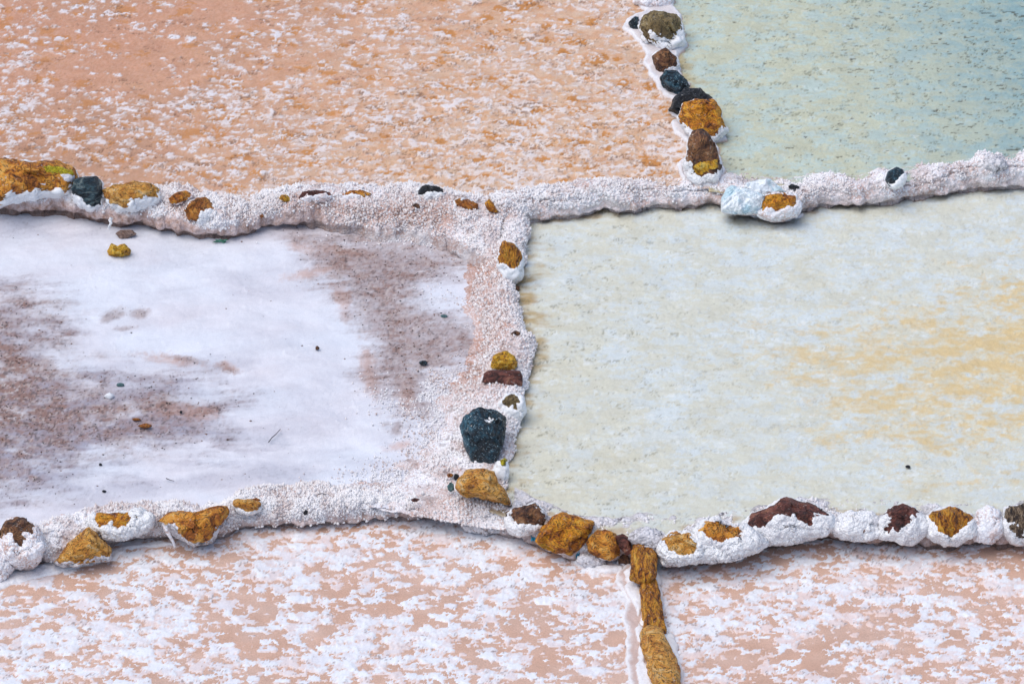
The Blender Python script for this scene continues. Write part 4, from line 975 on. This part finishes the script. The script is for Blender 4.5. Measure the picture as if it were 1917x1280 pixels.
s = stone('big blue-black pitted boulder sparkling with salt grains', [(862, 797), (870, 782), (888, 766), (900, 763), (912, 768), (928, 768), (946, 783), (945, 814), (938, 838), (927, 864), (904, 877), (881, 865), (874, 845), (869, 822)], .085, 'blue', sub=6, group=G3, name='boulder', cat='boulder', sink=.4, facet=.6, notch=(917, 785, 14, 9, 0.03))
lichen(s, [(906, 785), (916, 780), (928, 782), (924, 790), (913, 792)], 25, 0.003, 'crust_smooth', 'salt_patch', 0.5)
stone('layered orange-gold stone slanting right at the bottom of the middle wall', [(852, 913), (855, 893), (872, 880), (900, 876), (923, 881), (933, 904), (947, 921), (958, 947), (937, 941), (912, 936), (892, 930), (873, 931), (861, 924)], .085, 'ochre_pale', sub=6, group=G3, sink=.45, facet=.6, seed=777)
stone('small turquoise pebble wedged left of the layered orange stone', [(837, 910), (842, 902), (849, 905), (851, 917), (844, 921), (838, 917)], .08, 'teal', sub=4, group=G3, rough=.02)
stone('tiny dark pebble above the turquoise one', [(848, 893), (852, 886), (859, 888), (860, 896), (852, 899)], .08, 'black', sub=4, group=G3)
stone('tiny rust-orange pebble above the turquoise one', [(836, 888), (842, 885), (849, 888), (846, 893), (838, 893)], .08, 'orange', sub=4, group=G3)
s = stone('white crusted stone dotted with yellow lichen beside the layered orange stone', [(925, 880), (930, 866), (944, 860), (951, 872), (950, 892), (940, 904), (930, 898)], .06, 'pinkstone', 'all', 'crust_smooth', sub=5, group=G3)
lichen(s, [(936, 864), (944, 858), (949, 864), (946, 872), (938, 874)], 35, 0.022)
stone('small dark reddish chip in the crest between yellow slab stone and fibrous stone', [(955, 624), (966, 618), (976, 624), (970, 629), (960, 629)], .12, 'brown', sub=4, group=G3)
# --- wall above the lower left pond
stone('brown-capped stone coated in thick salt at the lower left corner', [(-6, 1002), (12, 972), (33, 968), (59, 979), (74, 1000), (84, 1022), (78, 1044), (62, 1058), (33, 1060), (10, 1046), (2, 1025)], -.02, 'brown', [(-10, 993), (10, 960), (62, 965), (60, 984), (54, 990), (42, 994), (46, 1010), (37, 1019), (28, 1010), (18, 1000), (5, 1005)], 'crust', sub=6, group=G4, knob=.010)
stone('clump of pale salt-covered stone cut by the left frame edge', [(-30, 1065), (-20, 1030), (5, 1015), (20, 1040), (24, 1062), (10, 1082), (-15, 1088)], -.10, 'brown', 'all', 'crust', sub=5, group=G4, knob=.012)
stone('yellow triangular stone with a dark flat base at lower left', [(165, 987), (186, 1003), (209, 1030), (210, 1048), (175, 1054), (120, 1060), (100, 1054), (112, 1038), (136, 1012)], -.10, 'ochre_pale', [(90, 1048), (160, 975), (195, 985), (225, 1035), (205, 1041), (175, 1045), (140, 1047), (115, 1044)], 'crust_grey', sub=6, group=G4, facet=.8, thick=.004, sink=.5)
stone('salt-coated stone with a golden top left of the big ochre wedge', [(164, 980), (179, 963), (225, 958), (265, 957), (284, 968), (286, 981), (272, 992), (225, 1006), (195, 1006), (172, 995)], 0.0, 'gold', [(180, 967), (188, 954), (246, 954), (243, 970), (234, 985), (219, 984), (208, 978), (193, 979)], 'crust_white', sub=6, group=G4, knob=.012, thick=.014)
stone('big rusty ochre wedge-shaped stone with a grey underside', [(293, 973), (320, 960), (356, 953), (383, 955), (423, 947), (427, 955), (422, 973), (411, 992), (398, 1010), (364, 1022), (338, 1008), (322, 996), (306, 986)], -.03, 'ochre', [(285, 975), (320, 940), (440, 930), (426, 965), (412, 985), (396, 1005), (364, 1013), (345, 1000), (330, 985), (308, 979)], 'crust_grey', sub=6, group=G4, facet=.7, thick=.006)
stone('flat yellow stone on the crest to the right of the rusty wedge', [(434, 945), (440, 936), (470, 933), (490, 941), (486, 954), (468, 962), (450, 958)], .03, 'ochre_pale', [(432, 936), (470, 930), (492, 940), (480, 953), (468, 958), (454, 947)], 'crust_white', sub=5, group=G4)
stone('thin rusty flake of rock on the flat yellow stone', [(470, 934), (480, 931), (489, 936), (482, 939)], .055, 'orange', sub=3, group=G4)
stone('small dark teal pebble caught in the white crust', [(567, 960), (571, 954), (577, 956), (576, 962), (570, 964)], .02, 'black', sub=4, group=G4)
stone('small rust-red pebble on top of the lower left wall', [(769, 935), (777, 931), (786, 934), (780, 939), (773, 939)], .05, 'red', sub=4, group=G4)
stone('greyish rounded lump of salted stone at the foot of the wall', [(864, 985), (872, 967), (900, 963), (938, 972), (955, 984), (948, 996), (905, 999), (878, 996)], -.10, 'pinkstone', 'all', 'crust_grey', sub=5, group=G4, thick=.006)
stone('brown and white angular stone, first of the chain leading to the divider', [(948, 960), (965, 951), (985, 945), (1001, 942), (1018, 958), (1025, 977), (1008, 993), (971, 1004), (951, 984)], -.01, 'brown', [(952, 957), (981, 938), (1006, 935), (1030, 978), (1010, 986), (990, 972), (972, 968), (960, 962)], 'crust_white', sub=6, group=G5, jag=5)
stone('large golden lumpy stone, biggest in the chain before the divider', [(1004, 1012), (1016, 986), (1034, 967), (1054, 961), (1078, 966), (1093, 973), (1108, 977), (1113, 995), (1103, 1010), (1090, 1025), (1066, 1037), (1034, 1034), (1016, 1026)], -.04, 'gold', sub=6, group=G5, facet=.9, rough=.07)
stone('golden-brown stone between the biggest golden stone and the dark red one', [(1094, 1014), (1108, 998), (1132, 990), (1152, 1000), (1159, 1019), (1157, 1041), (1143, 1049), (1124, 1046), (1104, 1033)], -.06, 'ochre', sub=6, group=G5, facet=.9, rough=.07)
stone('dark red stone left of the divider head', [(1149, 1003), (1166, 998), (1182, 1010), (1183, 1032), (1173, 1038), (1160, 1026)], -.03, 'red', sub=5, group=G5, facet=.8)
stone('small grey-brown stone at the foot of the dark red one', [(1157, 1046), (1164, 1036), (1176, 1038), (1180, 1052), (1168, 1060), (1158, 1057)], -.12, 'brown', ('below', .4), 'crust_grey', sub=5, group=G5)
stone('salt-speckled grey stone under the golden-brown one', [(1080, 1050), (1086, 1038), (1106, 1036), (1130, 1046), (1134, 1060), (1110, 1065), (1088, 1062)], -.13, 'pinkstone', 'all', 'crust_grey', sub=5, group=G5, thick=.005)
# --- divider of the lower ponds
stone('dark golden fibrous stone at the head of the lower divider, touching the wall', [(1178, 1080), (1181, 1040), (1191, 1006), (1206, 1012), (1221, 1027), (1232, 1045), (1230, 1076), (1218, 1090), (1196, 1088)], -.03, 'gold_fibre', sub=6, group=G6, lay=True, facet=.4)
stone('long narrow golden fibrous stone in the middle of the lower divider', [(1198, 1092), (1206, 1078), (1224, 1077), (1234, 1108), (1240, 1143), (1247, 1182), (1230, 1190), (1203, 1188), (1200, 1138)], -.10, 'gold_fibre', sub=6, group=G6, lay=True, facet=.4)
stone('pale yellow ochre stone at the bottom end of the lower divider', [(1202, 1188), (1212, 1178), (1238, 1180), (1248, 1206), (1258, 1224), (1268, 1240), (1274, 1260), (1276, 1310), (1230, 1312), (1216, 1258), (1204, 1225)], -.11, 'khaki_gold' if 'khaki_gold' in M else 'ochre_pale', sub=6, group=G6, lay=True, facet=.5)
# --- row above the lower right pond
stone('dark purple-brown crusted stone behind the divider head', [(1180, 1006), (1190, 996), (1212, 989), (1234, 996), (1250, 1010), (1246, 1024), (1222, 1030), (1192, 1022)], 0.0, 'red', 'all', 'crust_grey', sub=5, group=G5, knob=.010)
stone('salted stone with a mustard top, first right of the divider head', [(1232, 1030), (1238, 1008), (1256, 998), (1290, 996), (1316, 1008), (1326, 1030), (1312, 1048), (1270, 1054), (1240, 1054)], -.01, 'ochre_pale', [(1246, 1010), (1259, 998), (1288, 998), (1308, 1016), (1301, 1028), (1277, 1034), (1256, 1038), (1246, 1028)], 'crust_white', sub=6, group=G5, knob=.010, thick=.014)
stone('salted stone with a rough brown top, second right of the divider head', [(1298, 1024), (1304, 992), (1319, 979), (1345, 976), (1382, 983), (1412, 998), (1434, 1014), (1420, 1028), (1380, 1042), (1330, 1049), (1304, 1044)], 0.0, 'ochre', [(1314, 996), (1319, 976), (1331, 972), (1345, 980), (1384, 984), (1388, 1004), (1368, 1000), (1354, 1015), (1336, 1010), (1322, 999)], 'crust_white', sub=6, group=G5, knob=.012, thick=.014)
stone('largest white-crusted boulder of the row with a long red-brown ridge', [(1393, 980), (1404, 962), (1433, 950), (1462, 934), (1485, 937), (1511, 941), (1534, 950), (1556, 967), (1562, 984), (1550, 1000), (1520, 1007), (1485, 1013), (1433, 1012), (1404, 1000)], .0, 'red', [(1400, 966), (1433, 945), (1462, 925), (1515, 930), (1545, 958), (1524, 961), (1515, 978), (1500, 974), (1488, 961), (1456, 964), (1438, 979), (1408, 984)], 'crust_white', sub=6, group=G5, name='boulder', cat='boulder', thick=.016, knob=.006)
stone('fully white salt-covered stone in the row, no rock showing', [(1560, 978), (1570, 968), (1592, 961), (1630, 960), (1645, 974), (1649, 993), (1638, 1004), (1607, 1012), (1571, 1008), (1560, 995)], .0, 'pinkstone', 'all', 'crust_white', sub=6, group=G5, knob=.008)
stone('round white stone with a dark red patch on top', [(1647, 975), (1662, 952), (1689, 944), (1712, 950), (1729, 967), (1737, 987), (1730, 1003), (1712, 1014), (1685, 1015), (1650, 1003)], .0, 'red', [(1657, 958), (1680, 938), (1704, 938), (1716, 957), (1698, 966), (1702, 978), (1682, 989), (1662, 982), (1669, 968)], 'crust_white', sub=6, group=G5, jag=5)
stone('round white stone with a fibrous golden patch like a leaf', [(1734, 965), (1744, 953), (1790, 950), (1818, 965), (1827, 987), (1815, 1004), (1790, 1020), (1767, 1021), (1738, 1004)], .0, 'gold_fibre', [(1734, 950), (1767, 945), (1800, 948), (1816, 970), (1795, 984), (1781, 1003), (1767, 993), (1748, 976)], 'crust_white', sub=6, group=G5)
stone('greyish white salted stone between the golden patch and the striped one', [(1822, 980), (1834, 957), (1850, 950), (1872, 955), (1878, 978), (1876, 1003), (1856, 1018), (1826, 1009)], .0, 'pinkstone', 'all', 'crust', sub=6, group=G5, knob=.008)
stone('grey and brown striped stone with white crust at the right frame edge', [(1874, 975), (1882, 950), (1917, 942), (1942, 950), (1950, 990), (1920, 1019), (1893, 1016), (1877, 998)], .0, 'striped', [(1870, 948), (1917, 935), (1945, 948), (1930, 987), (1906, 1003), (1897, 976), (1878, 966)], 'crust_white', sub=6, group=G5, jag=5)
for i, (cx, lab) in enumerate(((2000, 'ochre'), (2080, 'red'))):
    stone(('ochre' if i == 0 else 'dark red') + ' stone with white crust just past the right frame edge', [(cx - 45, 980), (cx - 30, 955), (cx + 10, 948), (cx + 40, 965), (cx + 44, 995), (cx + 10, 1016), (cx - 30, 1010)], .0, lab, ('below', .6), 'crust_white', sub=5, group=G5)

# --- pebbles lying on the drained pan
GP = 'pebbles on the drained pan'
def pebble(label, px, py, rx, ry, mat, z=0.003):
    a = np.linspace(0, 2 * math.pi, 9)[:-1]
    rr = 1 + rng.uniform(-.170, .18, 8)
    stone(label, [(px + math.cos(t) * rx * r_, py + math.sin(t) * ry * r_) for t, r_ in zip(a, rr)], z, mat, name='pebble', cat='pebble', sub=3, group=GP, sink=.5, rough=.03)
pebble('small teal pebble at the right side of the brown silt patch', 831, 592, 7, 4, 'teal')
pebble('dark blue oval pebble near the lower tip of the brown silt patch', 792, 679, 9, 5, 'blue')
pebble('tiny dark brown pebble alone on white salt left of the silt patch', 594, 651, 4, 4, 'brown')
pebble('pale teal pebble on the left silt patch', 226, 720, 8, 4, 'teal')
pebble('round white salt lump on the left silt patch', 205, 741, 11, 6, 'crust_smooth')
pebble('tiny black pebble right of the left silt patch', 339, 771, 3, 3, 'black')
pebble('tiny black pebble just under the left silt patch', 188, 869, 3.5, 3, 'black')
pebble('tiny dark chip near the bottom edge of the drained pan', 195, 919, 4, 2.5, 'black')
pebble('small orange clod lying in the salt left of centre', 272, 797, 13, 5, 'orange')
pebble('small orange crumb just above the orange clod', 256, 785, 8, 3, 'orange')
pebble('small black crumb floating on the pale pond near its lower right', 1700, 873, 5, 3, 'black', ZD + .006)

# --- grit strewn over the silt patches
def grit(label, n, wgt, mat, rmin, rmax, seed):
    r = np.random.default_rng(seed)
    w = np.maximum(wgt, 0); i = r.choice(len(CX), n, p=w / w.sum())
    iv, fi = OCT
    c = np.stack([CX[i] + r.normal(0, .004, n), CY[i] + r.normal(0, .004, n), CZ[i] + 0.001], 1)
    rad = rmin + (rmax - rmin) * r.uniform(0, 1, n) ** 5
    sc = np.stack([rad * r.uniform(.8, 1.6, n), rad * r.uniform(.8, 1.6, n), rad * .7], 1)
    V = c[:, None] + iv[None] * sc[:, None] * (1 + r.normal(0, .15, (n, len(iv), 1)))
    F = (fi[None] + (np.arange(n) * len(iv))[:, None, None]).reshape(-1, 3)
    o = mesh_np('grit', V.reshape(-1, 3), F, M[mat], smooth=False)
    tag(o, label, 'grit', None, 'stuff')
cpx, cpy = proj(np.stack([CX, CY, CZ], 1))
infr = (cpx > -30) & (cpx < 1000)
grit('dark grit strewn over the brown silt patches of the drained pan', 2600, (CBROWN + .3 * CMAUVE) ** 1.5 * infr, 'black', .0012, .0055, 5)
grit('rusty grit strewn over the silt of the drained pan', 1500, (CBROWN + .1 * CMAUVE + 0.01) * infr, 'brown', .0018, .006, 6)

# ------------------------------------------------------------------ twigs, bag, scraps, salt fringe
def tube(name, pts, r0, r1, mat, label, cat, group=None, seg=6):
    pts = np.asarray(pts, float); n = len(pts)
    tg = np.gradient(pts, axis=0); tg /= np.linalg.norm(tg, axis=1, keepdims=True)
    a = np.cross(tg, [0.1, 0.2, 1.0]); a /= np.linalg.norm(a, axis=1, keepdims=True); b = np.cross(tg, a)
    an = np.linspace(0, 2 * math.pi, seg, endpoint=False)
    rr = np.linspace(r0, r1, n)
    V = pts[:, None] + (np.cos(an)[None, :, None] * a[:, None] + np.sin(an)[None, :, None] * b[:, None]) * rr[:, None, None]
    f = [[i * seg + j, i * seg + (j + 1) % seg, (i + 1) * seg + (j + 1) % seg, (i + 1) * seg + j] for i in range(n - 1) for j in range(seg)]
    o = mesh_np(name, V.reshape(-1, 3), f, mat, origin=pts[0])
    tag(o, label, cat, group)
    return o
twm = masked_mat('dry_twig', (0.09, 0.08, 0.09), [], 0.8, (0.6, 1))
tp = P([503, 509, 516, 525], [827, 819, 813, 803], 0.012)
tube('twig', tp, .0035, .002, twm, 'thin dark twig lying alone on the white salt', 'twig', 'twigs on the drained pan')
tp = P([311, 318, 326], [895, 898, 900], 0.010)
tube('twig', tp, .003, .0015, twm, 'short dark twig near the bottom of the drained pan', 'twig', 'twigs on the drained pan')
tp = P([596, 602, 610, 604], [925, 923, 925, 926], 0.06)
tube('twig', tp, .003, .0015, twm, 'tiny curled dark twig on the edge of the lower left wall', 'twig', 'twigs on the drained pan')

# hanging salt drip under the wedge stone
dr = P([311, 314, 320, 326, 329], [984, 993, 1003, 1013, 1022], np.array([0.01, -0.01, -0.05, -0.09, -0.12])) - FW * 0.10
tube('salt_drip', dr, .014, .006, M['crust'], 'knobbly finger of salt hanging from the left tip of the rusty wedge', 'salt drip', seg=10)
dr = P([210, 207, 209, 206, 204], [408, 413, 418, 424, 430], np.array([0.10, 0.085, 0.07, 0.05, 0.03])) - FW * 0.06
tube('salt_drip', dr, .012, .007, M['crust_white'], 'small white salt icicle hanging from the wall face beneath the flat ochre stone', 'salt drip', seg=8)

# plastic bag crumpled on the long wall
def plastic_bag():
    m, N, L, B = new_mat('white_plastic_film')
    co = coords(N)
    n = tex_noise(N, L, co, 9, 3, 0.5, 0.6)
    c = mix(N, L, ramp(N, L, n, [(0.46, 0.0), (0.58, 0.7)]), (0.80, 0.85, 0.88), (0.38, 0.60, 0.70))
    L.new(c, B.inputs['Base Color']); B.inputs['Roughness'].default_value = 0.3
    mp = N.new('ShaderNodeMapping'); mp.inputs['Rotation'].default_value = (0, 0, 0.5); mp.inputs['Scale'].default_value = (3, 0.8, 1)
    L.new(co, mp.inputs[0])
    bump(N, L, B, tex_noise(N, L, mp.outputs[0], 14, 4, 0.6), 0.7, 0.02)
    M['film'] = m
    root = empty('plastic_bag', P(1410, 395, .14))
    tag(root, 'crumpled white plastic bag with bluish folds draped on the long salt wall', 'plastic bag')
    parts = [([(1351, 396), (1352, 370), (1360, 354), (1370, 347), (1392, 350), (1412, 356), (1432, 366), (1428, 385), (1422, 402), (1400, 402), (1370, 400)], .125, 'bag_body', 71, 0.9),
             ([(1390, 352), (1397, 341), (1415, 337), (1443, 334), (1455, 345), (1470, 361), (1458, 364), (1432, 366), (1412, 360)], .175, 'bag_flap', 73, 0.8)]
    for ol, z, nm, sd, dpt in parts:
        b = stone('x', ol, z, 'lichen', sub=6, seed=sd, facet=.3, rough=.05, depth=dpt, name=nm, sink=.3)
        for k in ('label', 'category', 'group'):
            if k in b: del b[k]
        me = b.data
        v = np.empty(len(me.vertices) * 3, np.float32); me.vertices.foreach_get('co', v); v = v.reshape(-1, 3).astype(float)
        # radiating folds from the gathered corner
        w = v + np.array(b.location); px, py = proj(w)
        if nm == 'bag_body':
            an = np.arctan2(py - 345, px - 1385); rr = np.hypot(px - 1385, py - 345)
            fold = np.sin(an * 17 + 1.5 * np.sin(rr / 18)) * ss(5, 30, rr)
        else:
            fold = np.sin((px - 1390) / 5.5 + (py - 340) / 7)
        no = v / (np.linalg.norm(v, axis=1, keepdims=True) + 1e-9)
        cr_ = np.abs(fb3(v + 3, 0.07, 4, 91)) + .6 * np.abs(fb3(v + 7, 0.03, 3, 92))
        v += (-FW[None]) * (0.009 * np.abs(fold) + 0.030 * (0.4 - cr_))[:, None]
        me.vertices.foreach_set('co', v.astype(np.float32).ravel()); me.update()
        me.materials.clear(); me.materials.append(m)
        b.parent = root; b.location = b.location - root.location
plastic_bag()

# small coloured scraps
def scrap(label, px, py, w, h, z, colr, seed, off=0.05):
    m = masked_mat('scrap_film', colr, [], 0.35, (0.8, 1.0), 60, .5)
    r = np.random.default_rng(seed)
    n, k = 14, 8
    U, V_ = np.meshgrid(np.linspace(-1, 1, n), np.linspace(-1, 1, k), indexing='ij')
    e = 1 + 0.25 * r.normal(size=U.shape)
    c = P(px, py, z) - FW * off
    mpp = 1 / 320
    v = c + (U * w * mpp * e)[..., None] * RT + (V_ * h * mpp * e)[..., None] * UP + (0.006 * np.sin(U * 5 + V_ * 3 + seed))[..., None] * -FW
    f = grid_faces(n, k)
    v = v.reshape(-1, 3)
    o = mesh_np('plastic_scrap', v, f, m, origin=c)
    md = o.modifiers.new('t', 'SOLIDIFY'); md.thickness = 0.002
    tag(o, label, 'scrap', 'plastic scraps caught in the walls')
scrap('bright blue scrap wedged left of the biggest golden stone', 999, 1003, 4, 8, -.08, (0.02, 0.35, 0.55), 1)
scrap('small dark blue scrap under the golden-brown stone', 1081, 1036, 3, 7, -.12, (0.02, 0.22, 0.36), 2, .09)
scrap('little green scrap at the foot of the upper left wall', 413, 451, 10, 2.5, .0, (0.10, 0.28, 0.20), 3, .04)
